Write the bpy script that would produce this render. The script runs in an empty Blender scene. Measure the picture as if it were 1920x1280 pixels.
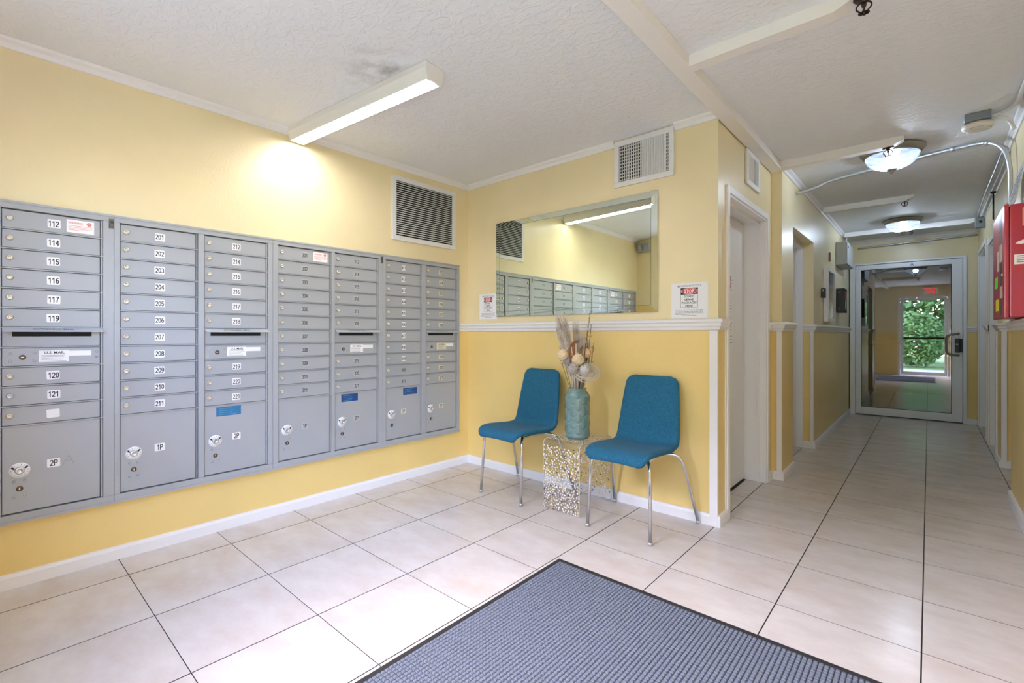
import bpy, bmesh, math, random
from mathutils import Vector, Matrix

# ------------------------------------------------------------------ scene, camera, light
scn = bpy.context.scene
COL = scn.collection
H = 2.44                                   # ceiling height
CAM = Vector((3.070, 0.0, 1.133))
F_PX = 887.4
YAW = math.radians(41.387)
cam_data = bpy.data.cameras.new('camera')
cam_data.sensor_width = 36.0
cam_data.lens = F_PX / 1920.0 * 36.0
cam_data.shift_y = -14.5 / 1920.0
cam_data.clip_start = 0.02
cam = bpy.data.objects.new('camera', cam_data)
COL.objects.link(cam)
cam.location = CAM
cam.rotation_euler = (math.radians(90), 0, YAW)
scn.camera = cam

world = bpy.data.worlds.new('world')
scn.world = world
world.use_nodes = True
wn = world.node_tree.nodes
wl_ = world.node_tree.links
wn.clear()
w_out = wn.new('ShaderNodeOutputWorld')
w_bg = wn.new('ShaderNodeBackground')
w_sky = wn.new('ShaderNodeTexSky')
w_sky.sky_type = 'NISHITA'
w_sky.sun_disc = False
w_sky.sun_elevation = math.radians(48)
w_sky.sun_rotation = math.radians(200)
w_bg.inputs['Strength'].default_value = 6.0
w_sky.dust_density = 1.2
w_mul = wn.new('ShaderNodeVectorMath')
w_mul.operation = 'MULTIPLY'
w_mul.inputs[1].default_value = (1.07, 0.97, 1.08)          # white balance of the photograph
wl_.new(w_sky.outputs['Color'], w_mul.inputs[0])
wl_.new(w_mul.outputs[0], w_bg.inputs['Color'])
wl_.new(w_bg.outputs['Background'], w_out.inputs['Surface'])

sun_data = bpy.data.lights.new('sun', 'SUN')
sun_data.energy = 6.0
sun_data.color = (1.0, 0.98, 0.96)
sun_data.angle = math.radians(0.6)
sun = bpy.data.objects.new('sun', sun_data)
COL.objects.link(sun)
sun.rotation_euler = (math.radians(-32), math.radians(14), 0)      # from behind the building onto the street side
for k, (xa, xb, za, zb) in enumerate(((2.53, 3.38, 0.10, 2.05), (1.00, 1.80, 1.25, 2.11))):
    pd = bpy.data.lights.new('daylight_portal', 'AREA')              # sampling aid in the glazed openings, gives no light itself
    pd.shape = 'RECTANGLE'
    pd.size = xb - xa
    pd.size_y = zb - za
    pd.cycles.is_portal = True
    po = bpy.data.objects.new('daylight_portal', pd)
    COL.objects.link(po)
    po.location = ((xa + xb) / 2, -0.44, (za + zb) / 2)
    po.rotation_euler = (math.radians(90), 0, 0)

vs = scn.view_settings
vs.view_transform = 'Standard'
vs.look = 'None'
vs.gamma = 1.0
vs.exposure = 0.32
vs.use_curve_mapping = False
FLUOR_STRENGTH = 34.0
BULB_STRENGTH = 620.0

cy = scn.cycles
cy.use_denoising = True
cy.max_bounces = 14
cy.diffuse_bounces = 7
cy.glossy_bounces = 6
cy.transmission_bounces = 6
cy.transparent_max_bounces = 16
cy.sample_clamp_indirect = 6.0
cy.caustics_reflective = False
cy.caustics_refractive = False

R = random.Random(7)

# ------------------------------------------------------------------ materials
def lin(r, g, b):
    def f(c):
        c /= 255.0
        return c / 12.92 if c <= 0.04045 else ((c + 0.055) / 1.055) ** 2.4
    return (f(r), f(g), f(b), 1.0)

MATS = {}
def pbr(name, col, rough=0.5, metal=0.0, bump=None, var=None, spec=0.5, coat=0.0):
    """col linear rgba; bump=(noise scale, strength, distance); var=(noise scale, second colour, factor)"""
    if name in MATS:
        return MATS[name]
    m = bpy.data.materials.new(name)
    m.use_nodes = True
    nt = m.node_tree
    b = nt.nodes['Principled BSDF']
    b.inputs['Base Color'].default_value = col
    b.inputs['Roughness'].default_value = rough
    b.inputs['Metallic'].default_value = metal
    b.inputs['Specular IOR Level'].default_value = spec
    b.inputs['Coat Weight'].default_value = coat
    tc = nt.nodes.new('ShaderNodeTexCoord')
    if var:
        n = nt.nodes.new('ShaderNodeTexNoise')
        n.inputs['Scale'].default_value = var[0]
        n.inputs['Detail'].default_value = 6
        nt.links.new(tc.outputs['Object'], n.inputs['Vector'])
        mx = nt.nodes.new('ShaderNodeMix')
        mx.data_type = 'RGBA'
        mx.inputs[6].default_value = col
        mx.inputs[7].default_value = var[1]
        mr = nt.nodes.new('ShaderNodeMapRange')
        mr.inputs[1].default_value = 0.35
        mr.inputs[2].default_value = 0.65
        mr.inputs[4].default_value = var[2]
        nt.links.new(n.outputs['Fac'], mr.inputs[0])
        nt.links.new(mr.outputs[0], mx.inputs[0])
        nt.links.new(mx.outputs[2], b.inputs['Base Color'])
    if bump:
        n = nt.nodes.new('ShaderNodeTexNoise')
        n.inputs['Scale'].default_value = bump[0]
        n.inputs['Detail'].default_value = 5
        nt.links.new(tc.outputs['Object'], n.inputs['Vector'])
        bp = nt.nodes.new('ShaderNodeBump')
        bp.inputs['Strength'].default_value = bump[1]
        bp.inputs['Distance'].default_value = bump[2]
        nt.links.new(n.outputs['Fac'], bp.inputs['Height'])
        nt.links.new(bp.outputs['Normal'], b.inputs['Normal'])
    MATS[name] = m
    return m

def wall_paint():
    m = bpy.data.materials.new('yellow_wall_paint')
    m.use_nodes = True
    nt = m.node_tree
    b = nt.nodes['Principled BSDF']
    g = nt.nodes.new('ShaderNodeNewGeometry')
    s = nt.nodes.new('ShaderNodeSeparateXYZ')
    nt.links.new(g.outputs['Position'], s.inputs[0])
    gt = nt.nodes.new('ShaderNodeMath')
    gt.operation = 'GREATER_THAN'
    gt.inputs[1].default_value = 1.18
    nt.links.new(s.outputs['Z'], gt.inputs[0])
    mx = nt.nodes.new('ShaderNodeMix')
    mx.data_type = 'RGBA'
    mx.inputs[6].default_value = (0.79, 0.60, 0.235, 1)      # wainscot paint
    mx.inputs[7].default_value = (0.78, 0.68, 0.43, 1)      # paler paint above the rail
    nt.links.new(gt.outputs[0], mx.inputs[0])
    # faint scuffs
    n = nt.nodes.new('ShaderNodeTexNoise')
    n.inputs['Scale'].default_value = 2.2
    n.inputs['Detail'].default_value = 8
    nt.links.new(g.outputs['Position'], n.inputs['Vector'])
    mr = nt.nodes.new('ShaderNodeMapRange')
    mr.inputs[1].default_value = 0.3
    mr.inputs[2].default_value = 0.7
    mr.inputs[3].default_value = 0.95
    mr.inputs[4].default_value = 1.03
    nt.links.new(n.outputs['Fac'], mr.inputs[0])
    vm = nt.nodes.new('ShaderNodeVectorMath')
    vm.operation = 'SCALE'
    nt.links.new(mx.outputs[2], vm.inputs[0])
    nt.links.new(mr.outputs[0], vm.inputs['Scale'])
    nt.links.new(vm.outputs[0], b.inputs['Base Color'])
    b.inputs['Roughness'].default_value = 0.31
    n2 = nt.nodes.new('ShaderNodeTexNoise')
    n2.inputs['Scale'].default_value = 90
    n2.inputs['Detail'].default_value = 3
    nt.links.new(g.outputs['Position'], n2.inputs['Vector'])
    bp = nt.nodes.new('ShaderNodeBump')
    bp.inputs['Strength'].default_value = 0.25
    bp.inputs['Distance'].default_value = 0.003
    nt.links.new(n2.outputs['Fac'], bp.inputs['Height'])
    nt.links.new(bp.outputs['Normal'], b.inputs['Normal'])
    return m

def ceiling_mat():
    m = bpy.data.materials.new('textured_ceiling')
    m.use_nodes = True
    nt = m.node_tree
    b = nt.nodes['Principled BSDF']
    b.inputs['Roughness'].default_value = 0.7
    g = nt.nodes.new('ShaderNodeNewGeometry')
    # skip-trowel relief
    mp = nt.nodes.new('ShaderNodeMapping')
    mp.inputs['Scale'].default_value = (1.0, 1.6, 1.0)
    nt.links.new(g.outputs['Position'], mp.inputs['Vector'])
    n = nt.nodes.new('ShaderNodeTexNoise')
    n.inputs['Scale'].default_value = 15
    n.inputs['Detail'].default_value = 7
    n.inputs['Distortion'].default_value = 1.4
    nt.links.new(mp.outputs[0], n.inputs['Vector'])
    rp = nt.nodes.new('ShaderNodeMapRange')
    rp.inputs[1].default_value = 0.46
    rp.inputs[2].default_value = 0.60
    nt.links.new(n.outputs['Fac'], rp.inputs[0])
    bp = nt.nodes.new('ShaderNodeBump')
    bp.inputs['Strength'].default_value = 0.38
    bp.inputs['Distance'].default_value = 0.005
    nt.links.new(rp.outputs[0], bp.inputs['Height'])
    nt.links.new(bp.outputs['Normal'], b.inputs['Normal'])
    # darker mottled patch beside the tube light
    d = nt.nodes.new('ShaderNodeVectorMath')
    d.operation = 'DISTANCE'
    d.inputs[1].default_value = (1.02, 1.36, H)
    nt.links.new(g.outputs['Position'], d.inputs[0])
    r1 = nt.nodes.new('ShaderNodeMapRange')
    r1.inputs[1].default_value = 0.05
    r1.inputs[2].default_value = 0.26
    r1.inputs[3].default_value = 1.0
    r1.inputs[4].default_value = 0.0
    nt.links.new(d.outputs['Value'], r1.inputs[0])
    n3 = nt.nodes.new('ShaderNodeTexNoise')
    n3.inputs['Scale'].default_value = 9
    n3.inputs['Detail'].default_value = 6
    nt.links.new(g.outputs['Position'], n3.inputs['Vector'])
    r3 = nt.nodes.new('ShaderNodeMapRange')
    r3.inputs[1].default_value = 0.4
    r3.inputs[2].default_value = 0.75
    nt.links.new(n3.outputs['Fac'], r3.inputs[0])
    mu = nt.nodes.new('ShaderNodeMath')
    mu.operation = 'MULTIPLY'
    nt.links.new(r1.outputs[0], mu.inputs[0])
    nt.links.new(r3.outputs[0], mu.inputs[1])
    mx = nt.nodes.new('ShaderNodeMix')
    mx.data_type = 'RGBA'
    mx.inputs[6].default_value = (0.79, 0.81, 0.85, 1)
    mx.inputs[7].default_value = (0.32, 0.31, 0.30, 1)
    nt.links.new(mu.outputs[0], mx.inputs[0])
    nt.links.new(mx.outputs[2], b.inputs['Base Color'])
    return m

def tile_mat():
    m = bpy.data.materials.new('beige_porcelain_tile')
    m.use_nodes = True
    nt = m.node_tree
    b = nt.nodes['Principled BSDF']
    g = nt.nodes.new('ShaderNodeNewGeometry')
    oi = nt.nodes.new('ShaderNodeObjectInfo')
    ml = nt.nodes.new('ShaderNodeMath')
    ml.operation = 'MULTIPLY'
    ml.inputs[1].default_value = 40
    nt.links.new(oi.outputs['Random'], ml.inputs[0])
    n = nt.nodes.new('ShaderNodeTexNoise')
    n.noise_dimensions = '4D'
    n.inputs['Scale'].default_value = 5.0
    n.inputs['Detail'].default_value = 9
    n.inputs['Roughness'].default_value = 0.65
    mp = nt.nodes.new('ShaderNodeMapping')
    mp.inputs['Scale'].default_value = (0.8, 1.5, 1)
    mp.inputs['Rotation'].default_value = (0, 0, 0.5)
    nt.links.new(g.outputs['Position'], mp.inputs['Vector'])
    nt.links.new(mp.outputs[0], n.inputs['Vector'])
    nt.links.new(ml.outputs[0], n.inputs['W'])
    cr = nt.nodes.new('ShaderNodeValToRGB')
    e = cr.color_ramp.elements
    e[0].position = 0.3
    e[0].color = (0.545, 0.475, 0.425, 1)
    e[1].position = 0.7
    e[1].color = (0.675, 0.64, 0.61, 1)
    k = cr.color_ramp.elements.new(0.5)
    k.color = (0.600, 0.560, 0.530, 1)
    nt.links.new(n.outputs['Fac'], cr.inputs[0])
    nt.links.new(cr.outputs['Color'], b.inputs['Base Color'])
    b.inputs['Roughness'].default_value = 0.22
    b.inputs['Specular IOR Level'].default_value = 0.45
    return m

def emission(name, col, s):
    m = bpy.data.materials.new(name)
    m.use_nodes = True
    nt = m.node_tree
    nt.nodes.clear()
    o = nt.nodes.new('ShaderNodeOutputMaterial')
    e = nt.nodes.new('ShaderNodeEmission')
    e.inputs[0].default_value = col
    e.inputs[1].default_value = s
    nt.links.new(e.outputs[0], o.inputs[0])
    MATS[name] = m
    return m

def sheet_glass(name, tint, refl, refl_tint=(1, 1, 1, 1), rough=0.0):
    m = bpy.data.materials.new(name)
    m.use_nodes = True
    nt = m.node_tree
    nt.nodes.clear()
    o = nt.nodes.new('ShaderNodeOutputMaterial')
    t = nt.nodes.new('ShaderNodeBsdfTransparent')
    t.inputs[0].default_value = tint
    gl = nt.nodes.new('ShaderNodeBsdfGlossy')
    gl.inputs['Color'].default_value = refl_tint
    gl.inputs['Roughness'].default_value = rough
    mx = nt.nodes.new('ShaderNodeMixShader')
    lw = nt.nodes.new('ShaderNodeLayerWeight')
    lw.inputs['Blend'].default_value = 0.5
    fr = nt.nodes.new('ShaderNodeMath')
    fr.operation = 'POWER'
    fr.inputs[1].default_value = 5.0
    nt.links.new(lw.outputs['Facing'], fr.inputs[0])
    ad = nt.nodes.new('ShaderNodeMath')
    ad.operation = 'ADD'
    ad.use_clamp = True
    ad.inputs[1].default_value = refl
    nt.links.new(fr.outputs[0], ad.inputs[0])
    nt.links.new(ad.outputs[0], mx.inputs[0])
    nt.links.new(t.outputs[0], mx.inputs[1])
    nt.links.new(gl.outputs[0], mx.inputs[2])
    nt.links.new(mx.outputs[0], o.inputs[0])
    MATS[name] = m
    return m

def bowl_mat():
    m = bpy.data.materials.new('pressed_bowl_glass')
    m.use_nodes = True
    nt = m.node_tree
    nt.nodes.clear()
    o = nt.nodes.new('ShaderNodeOutputMaterial')
    tc = nt.nodes.new('ShaderNodeTexCoord')
    v = nt.nodes.new('ShaderNodeTexVoronoi')
    v.inputs['Scale'].default_value = 34
    nt.links.new(tc.outputs['Object'], v.inputs['Vector'])
    bp = nt.nodes.new('ShaderNodeBump')
    bp.inputs['Strength'].default_value = 0.8
    bp.inputs['Distance'].default_value = 0.01
    nt.links.new(v.outputs['Distance'], bp.inputs['Height'])
    t = nt.nodes.new('ShaderNodeBsdfTransparent')
    t.inputs[0].default_value = (0.95, 0.97, 1, 1)
    tl = nt.nodes.new('ShaderNodeBsdfTranslucent')
    tl.inputs[0].default_value = (0.032, 0.035, 0.040, 1)
    gl = nt.nodes.new('ShaderNodeBsdfGlossy')
    gl.inputs['Roughness'].default_value = 0.15
    for s in (tl, gl):
        nt.links.new(bp.outputs['Normal'], s.inputs['Normal'])
    m1 = nt.nodes.new('ShaderNodeMixShader')
    mr = nt.nodes.new('ShaderNodeMapRange')
    mr.inputs[1].default_value = 0.1
    mr.inputs[2].default_value = 0.6
    mr.inputs[3].default_value = 0.30
    mr.inputs[4].default_value = 0.72
    nt.links.new(v.outputs['Distance'], mr.inputs[0])
    nt.links.new(mr.outputs[0], m1.inputs[0])
    nt.links.new(t.outputs[0], m1.inputs[1])
    nt.links.new(tl.outputs[0], m1.inputs[2])
    m2 = nt.nodes.new('ShaderNodeMixShader')
    m2.inputs[0].default_value = 0.12
    nt.links.new(m1.outputs[0], m2.inputs[1])
    nt.links.new(gl.outputs[0], m2.inputs[2])
    nt.links.new(m2.outputs[0], o.inputs[0])
    return m

def fabric_mat():
    m = bpy.data.materials.new('blue_woven_fabric')
    m.use_nodes = True
    nt = m.node_tree
    b = nt.nodes['Principled BSDF']
    tc = nt.nodes.new('ShaderNodeTexCoord')
    n = nt.nodes.new('ShaderNodeTexNoise')
    n.inputs['Scale'].default_value = 420
    n.inputs['Detail'].default_value = 3
    mp = nt.nodes.new('ShaderNodeMapping')
    mp.inputs['Scale'].default_value = (1, 0.35, 0.35)
    nt.links.new(tc.outputs['Object'], mp.inputs['Vector'])
    nt.links.new(mp.outputs[0], n.inputs['Vector'])
    cr = nt.nodes.new('ShaderNodeValToRGB')
    cr.color_ramp.elements[0].position = 0.32
    cr.color_ramp.elements[0].color = (0.010, 0.085, 0.155, 1)
    cr.color_ramp.elements[1].position = 0.7
    cr.color_ramp.elements[1].color = (0.032, 0.172, 0.295, 1)
    nt.links.new(n.outputs['Fac'], cr.inputs[0])
    nt.links.new(cr.outputs['Color'], b.inputs['Base Color'])
    b.inputs['Roughness'].default_value = 0.9
    b.inputs['Sheen Weight'].default_value = 0.05
    b.inputs['Specular IOR Level'].default_value = 0.2
    bp = nt.nodes.new('ShaderNodeBump')
    bp.inputs['Strength'].default_value = 0.3
    bp.inputs['Distance'].default_value = 0.002
    nt.links.new(n.outputs['Fac'], bp.inputs['Height'])
    nt.links.new(bp.outputs['Normal'], b.inputs['Normal'])
    return m

M_WALL = wall_paint()
M_CEIL = ceiling_mat()
M_TILE = tile_mat()
M_FAB = fabric_mat()
M_BOWL = bowl_mat()
M_GROUT = pbr('dark_grout', (0.045, 0.038, 0.034, 1), 0.9)
M_TRIM = pbr('white_trim_paint', (0.80, 0.80, 0.82, 1), 0.38, bump=(60, 0.12, 0.002))
M_BEAM = pbr('white_flat_paint', (0.82, 0.80, 0.78, 1), 0.55)
M_DOORW = pbr('white_door_paint', (0.74, 0.75, 0.77, 1), 0.35)
M_GREY = pbr('grey_powder_coat', (0.365, 0.385, 0.410, 1), 0.42, var=(3, (0.335, 0.355, 0.380, 1), 0.6))
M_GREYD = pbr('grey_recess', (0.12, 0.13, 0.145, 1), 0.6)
M_BRASS = pbr('satin_lock_metal', (0.70, 0.64, 0.52, 1), 0.32, 0.75)
M_STEELL = pbr('steel_lock_metal', (0.62, 0.64, 0.67, 1), 0.3, 0.8)
M_BRONZE = pbr('bronze_lock', (0.10, 0.075, 0.05, 1), 0.4, 0.6)
M_LABEL = pbr('white_label', (0.82, 0.82, 0.83, 1), 0.5)
M_LABELC = pbr('clear_label', (0.42, 0.44, 0.45, 1), 0.4)
M_LABELY = pbr('cream_label', (0.66, 0.63, 0.48, 1), 0.45)
M_INK = pbr('black_ink', (0.015, 0.015, 0.018, 1), 0.6)
M_INKG = pbr('grey_ink', (0.24, 0.24, 0.27, 1), 0.6)
M_REDINK = pbr('red_ink', (0.62, 0.05, 0.06, 1), 0.55)
M_BLUEST = pbr('blue_sticker', (0.02, 0.16, 0.34, 1), 0.4)
M_BLUEST2 = pbr('dark_blue_sticker', (0.012, 0.06, 0.22, 1), 0.4)
M_BLACK = pbr('black_plastic', (0.012, 0.012, 0.014, 1), 0.4)
M_DARK = pbr('dark_void', (0.01, 0.01, 0.01, 1), 0.9)
M_VENT = pbr('white_vent_enamel', (0.74, 0.75, 0.77, 1), 0.4)
M_CHROME = pbr('chrome_tube', (0.72, 0.73, 0.75, 1), 0.16, 1.0)
M_GALV = pbr('galvanised_conduit', (0.52, 0.55, 0.58, 1), 0.35, 0.75)
M_WCOND = pbr('painted_conduit', (0.72, 0.73, 0.75, 1), 0.4)
M_NICKEL = pbr('brushed_nickel', (0.27, 0.24, 0.20, 1), 0.42, 0.7)
M_RED = pbr('red_panel_enamel', (0.40, 0.013, 0.032, 1), 0.32, var=(5, (0.36, 0.014, 0.075, 1), 0.7))
M_PAPER = pbr('white_paper', (0.80, 0.81, 0.85, 1), 0.7)
M_TEAL = pbr('teal_glaze', (0.135, 0.245, 0.25, 1), 0.24, var=(14, (0.19, 0.30, 0.29, 1), 0.7), coat=0.4)
M_MATT = pbr('mat_fibre', (0.100, 0.118, 0.150, 1), 0.95, var=(420, (0.195, 0.220, 0.265, 1), 0.8))
M_MATB = pbr('mat_base', (0.030, 0.034, 0.048, 1), 0.95)
M_RUB = pbr('black_rubber', (0.018, 0.018, 0.020, 1), 0.6)
M_FLUOR = emission('fluorescent_lens', (1.0, 0.965, 0.955, 1), FLUOR_STRENGTH)
M_BULB = emission('cool_bulb', (0.70, 0.83, 1.0, 1), BULB_STRENGTH)
M_EXIT = emission('exit_letters', (1.0, 0.05, 0.04, 1), 2.5)
M_DOORGLASS = sheet_glass('reflective_door_glass', (0.55, 0.58, 0.60, 1), 0.17, (0.95, 0.97, 1, 1))
M_ENTRYGLASS = sheet_glass('entry_glass', (0.95, 0.97, 0.97, 1), 0.04)
M_ACRYL = sheet_glass('clear_acrylic', (0.97, 0.97, 0.98, 1), 0.03)
M_MIRROR = pbr('silvered_mirror', (0.80, 0.87, 0.76, 1), 0.01, 1.0)

# ------------------------------------------------------------------ mesh helpers
class MB:
    """collects shapes into one bmesh"""
    def __init__(self):
        self.bm = bmesh.new()
        self.smooth = []
    def box(self, x0, x1, y0, y1, z0, z1, bev=0.0, mi=0, mat=None):
        r = bmesh.ops.create_cube(self.bm, size=1.0)
        vs_ = r['verts']
        for v in vs_:
            v.co = Vector(((x0 + x1) / 2 + v.co.x * (x1 - x0), (y0 + y1) / 2 + v.co.y * (y1 - y0), (z0 + z1) / 2 + v.co.z * (z1 - z0)))
            if mat is not None:
                v.co = mat @ v.co
        fs = set(f for v in vs_ for f in v.link_faces)
        for f in fs:
            f.material_index = mi
        if bev > 0:
            es = list(set(e for v in vs_ for e in v.link_edges))
            bmesh.ops.bevel(self.bm, geom=es, offset=bev, segments=2, profile=0.6, affect='EDGES')
        return self
    def tube(self, pts, r, n=10, cap=True, mi=0, r1=None):
        pts = [Vector(p) for p in pts]
        rings = []
        up = None
        for i, p in enumerate(pts):
            if i == 0:
                t = (pts[1] - p).normalized()
            elif i == len(pts) - 1:
                t = (p - pts[i - 1]).normalized()
            else:
                t = ((pts[i + 1] - p).normalized() + (p - pts[i - 1]).normalized()).normalized()
            if up is None:
                a = Vector((0, 0, 1)) if abs(t.z) < 0.9 else Vector((1, 0, 0))
                up = (a - t * a.dot(t)).normalized()
            else:
                up = (up - t * up.dot(t))
                up = up.normalized() if up.length > 1e-6 else Vector((1, 0, 0))
            s = t.cross(up)
            rr = r if r1 is None else r + (r1 - r) * i / (len(pts) - 1)
            rings.append([self.bm.verts.new(p + (up * math.cos(2 * math.pi * k / n) + s * math.sin(2 * math.pi * k / n)) * rr) for k in range(n)])
        for a, b in zip(rings, rings[1:]):
            for k in range(n):
                f = self.bm.faces.new((a[k], a[(k + 1) % n], b[(k + 1) % n], b[k]))
                f.smooth = True
                f.material_index = mi
        if cap:
            for rg in (rings[0], rings[-1]):
                try:
                    f = self.bm.faces.new(rg)
                    f.material_index = mi
                except ValueError:
                    pass
        return self
    def lathe(self, prof, n=32, axis='z', c=(0, 0, 0), mi=0, fn=None):
        c = Vector(c)
        rings = []
        for i, (r, h) in enumerate(prof):
            rg = []
            for k in range(n):
                a = 2 * math.pi * k / n
                rr = r if fn is None else fn(r, h, a)
                if axis == 'z':
                    p = Vector((rr * math.cos(a), rr * math.sin(a), h))
                elif axis == 'x':
                    p = Vector((h, rr * math.cos(a), rr * math.sin(a)))
                else:
                    p = Vector((rr * math.cos(a), -h, rr * math.sin(a)))
                rg.append(self.bm.verts.new(c + p))
            rings.append(rg)
        for a, b in zip(rings, rings[1:]):
            for k in range(n):
                f = self.bm.faces.new((a[k], a[(k + 1) % n], b[(k + 1) % n], b[k]))
                f.smooth = True
                f.material_index = mi
        for rg in (rings[0], rings[-1]):
            f = self.bm.faces.new(rg)
            f.material_index = mi
        return self
    def poly(self, pts, mi=0):
        f = self.bm.faces.new([self.bm.verts.new(Vector(p)) for p in pts])
        f.material_index = mi
        return self
    def prism(self, pts, d, mi=0):
        """closed outline pts extruded by vector d"""
        d = Vector(d)
        a = [self.bm.verts.new(Vector(p)) for p in pts]
        b = [self.bm.verts.new(Vector(p) + d) for p in pts]
        n = len(a)
        fs = [self.bm.faces.new(a), self.bm.faces.new(list(reversed(b)))]
        for k in range(n):
            fs.append(self.bm.faces.new((a[k], b[k], b[(k + 1) % n], a[(k + 1) % n])))
        for f in fs:
            f.material_index = mi
        return self
    def mould(self, path, prof):
        """profile (out, z) swept along a plan polyline, room on its right side"""
        pts = [Vector((p[0], p[1])) for p in path]
        n = len(pts)
        rings = []
        for i, p in enumerate(pts):
            def rt(a, b):
                d = (b - a).normalized()
                return Vector((d.y, -d.x))
            if i == 0:
                m = rt(p, pts[1])
            elif i == n - 1:
                m = rt(pts[i - 1], p)
            else:
                r0, r1 = rt(pts[i - 1], p), rt(p, pts[i + 1])
                m = r0 + r1
                m = m / max(1e-6, m.dot(r0))
            rings.append([self.bm.verts.new((p.x + m.x * o, p.y + m.y * o, z)) for o, z in prof])
        k = len(prof)
        for a, b in zip(rings, rings[1:]):
            for j in range(k):
                self.bm.faces.new((a[j], b[j], b[(j + 1) % k], a[(j + 1) % k]))
        self.bm.faces.new(rings[0])
        self.bm.faces.new(list(reversed(rings[-1])))
        return self
    def mesh(self, name, fix=True):
        if fix:
            bmesh.ops.recalc_face_normals(self.bm, faces=self.bm.faces)
        me = bpy.data.meshes.new(name)
        self.bm.to_mesh(me)
        self.bm.free()
        return me
    def build(self, name, mats, parent=None, loc=None, rot=None, smooth=False, fix=True):
        return link(name, self.mesh(name, fix), mats, parent, loc, rot, smooth)

def link(name, me, mats=None, parent=None, loc=None, rot=None, smooth=False):
    if mats is not None and len(me.materials) == 0:
        for m in (mats if isinstance(mats, (list, tuple)) else [mats]):
            me.materials.append(m)
    if smooth:
        for p in me.polygons:
            p.use_smooth = True
    o = bpy.data.objects.new(name, me)
    COL.objects.link(o)
    if parent is not None:
        o.parent = parent
    if loc is not None:
        o.location = loc
    if rot is not None:
        o.rotation_euler = rot
    return o

def tag(o, label=None, cat=None, group=None, kind=None):
    if label:
        o['label'] = label
    if cat:
        o['category'] = cat
    if group:
        o['group'] = group
    if kind:
        o['kind'] = kind
    return o

def thing(name, label, cat, loc=(0, 0, 0), rotz=0.0, group=None):
    o = bpy.data.objects.new(name, None)
    o.empty_display_size = 0.1
    COL.objects.link(o)
    o.location = loc
    o.rotation_euler = (0, 0, rotz)
    return tag(o, label, cat, group)

def struct(name, mb, mat, label=None, parent=None):
    o = mb.build(name, mat, parent)
    if parent is None:
        o['kind'] = 'structure'
    if label:
        o['label'] = label
    return o

def smooth_path(pts, n=8):
    pts = [Vector(p) for p in pts]
    out = []
    for i in range(len(pts) - 1):
        p0 = pts[max(i - 1, 0)]
        p1, p2 = pts[i], pts[i + 1]
        p3 = pts[min(i + 2, len(pts) - 1)]
        for k in range(n):
            t = k / n
            out.append(0.5 * ((2 * p1) + (p2 - p0) * t + (2 * p0 - 5 * p1 + 4 * p2 - p3) * t * t + (3 * p1 - p0 - 3 * p2 + p3) * t ** 3))
    out.append(pts[-1])
    return out

TEXT = {}
def arc(cx, cy_, rx, ry, a0, a1, n=12):
    return [(cx + rx * math.cos(math.radians(a0 + (a1 - a0) * k / n)), cy_ + ry * math.sin(math.radians(a0 + (a1 - a0) * k / n))) for k in range(n + 1)]
GLYPH = {          # strokes in a 0.56 x 1 cell
    '0': [arc(0.28, 0.5, 0.22, 0.44, 0, 360, 22)],
    '1': [[(0.08, 0.74), (0.22, 0.82), (0.33, 0.97), (0.33, 0.0)]],
    '2': [arc(0.28, 0.70, 0.21, 0.24, 165, -38, 14) + [(0.06, 0.06), (0.52, 0.06)]],
    '3': [arc(0.26, 0.73, 0.20, 0.21, 150, -85, 12), arc(0.26, 0.28, 0.23, 0.23, 88, -155, 14)],
    '4': [[(0.40, 0.0), (0.40, 0.96), (0.04, 0.30), (0.54, 0.30)]],
    '5': [[(0.50, 0.93), (0.14, 0.93), (0.09, 0.50)] + arc(0.27, 0.32, 0.23, 0.26, 140, -155, 16)],
    '6': [arc(0.28, 0.31, 0.22, 0.26, 0, 360, 20), arc(0.42, 0.40, 0.36, 0.54, 80, 185, 12)],
    '7': [[(0.04, 0.93), (0.52, 0.93), (0.30, 0.52), (0.22, 0.0)]],
    '8': [arc(0.28, 0.73, 0.19, 0.21, 0, 360, 18), arc(0.28, 0.28, 0.23, 0.23, 0, 360, 20)],
    '9': [arc(0.28, 0.68, 0.22, 0.26, 0, 360, 20), arc(0.14, 0.60, 0.36, 0.54, 5, -100, 12)],
    'P': [[(0.08, 0.0), (0.08, 0.94)] + [(0.34, 0.94)] + arc(0.36, 0.70, 0.20, 0.24, 90, -90, 10) + [(0.08, 0.46)]],
}
def digit_mesh(body, h, t=0.135, plane='left'):
    key = ('digits', body, round(h, 4))
    if key in TEXT:
        return TEXT[key]
    adv = 0.64
    W = adv * len(body) - (adv - 0.56)
    b = MB()
    for i, ch in enumerate(body):
        for st in GLYPH[ch]:
            P = [Vector(((x + i * adv - W / 2) * h * 0.77, (y - 0.5) * h)) for x, y in st]
            for p, q in zip(P, P[1:]):
                d = (q - p)
                if d.length < 1e-6:
                    continue
                d.normalize()
                n = Vector((-d.y, d.x)) * t * h / 2
                e = d * t * h * 0.22
                b.poly([(0, (p - e + n).x, (p - e + n).y), (0, (p - e - n).x, (p - e - n).y), (0, (q + e - n).x, (q + e - n).y), (0, (q + e + n).x, (q + e + n).y)])
    me = b.mesh('number', False)
    TEXT[key] = me
    return me
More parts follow.
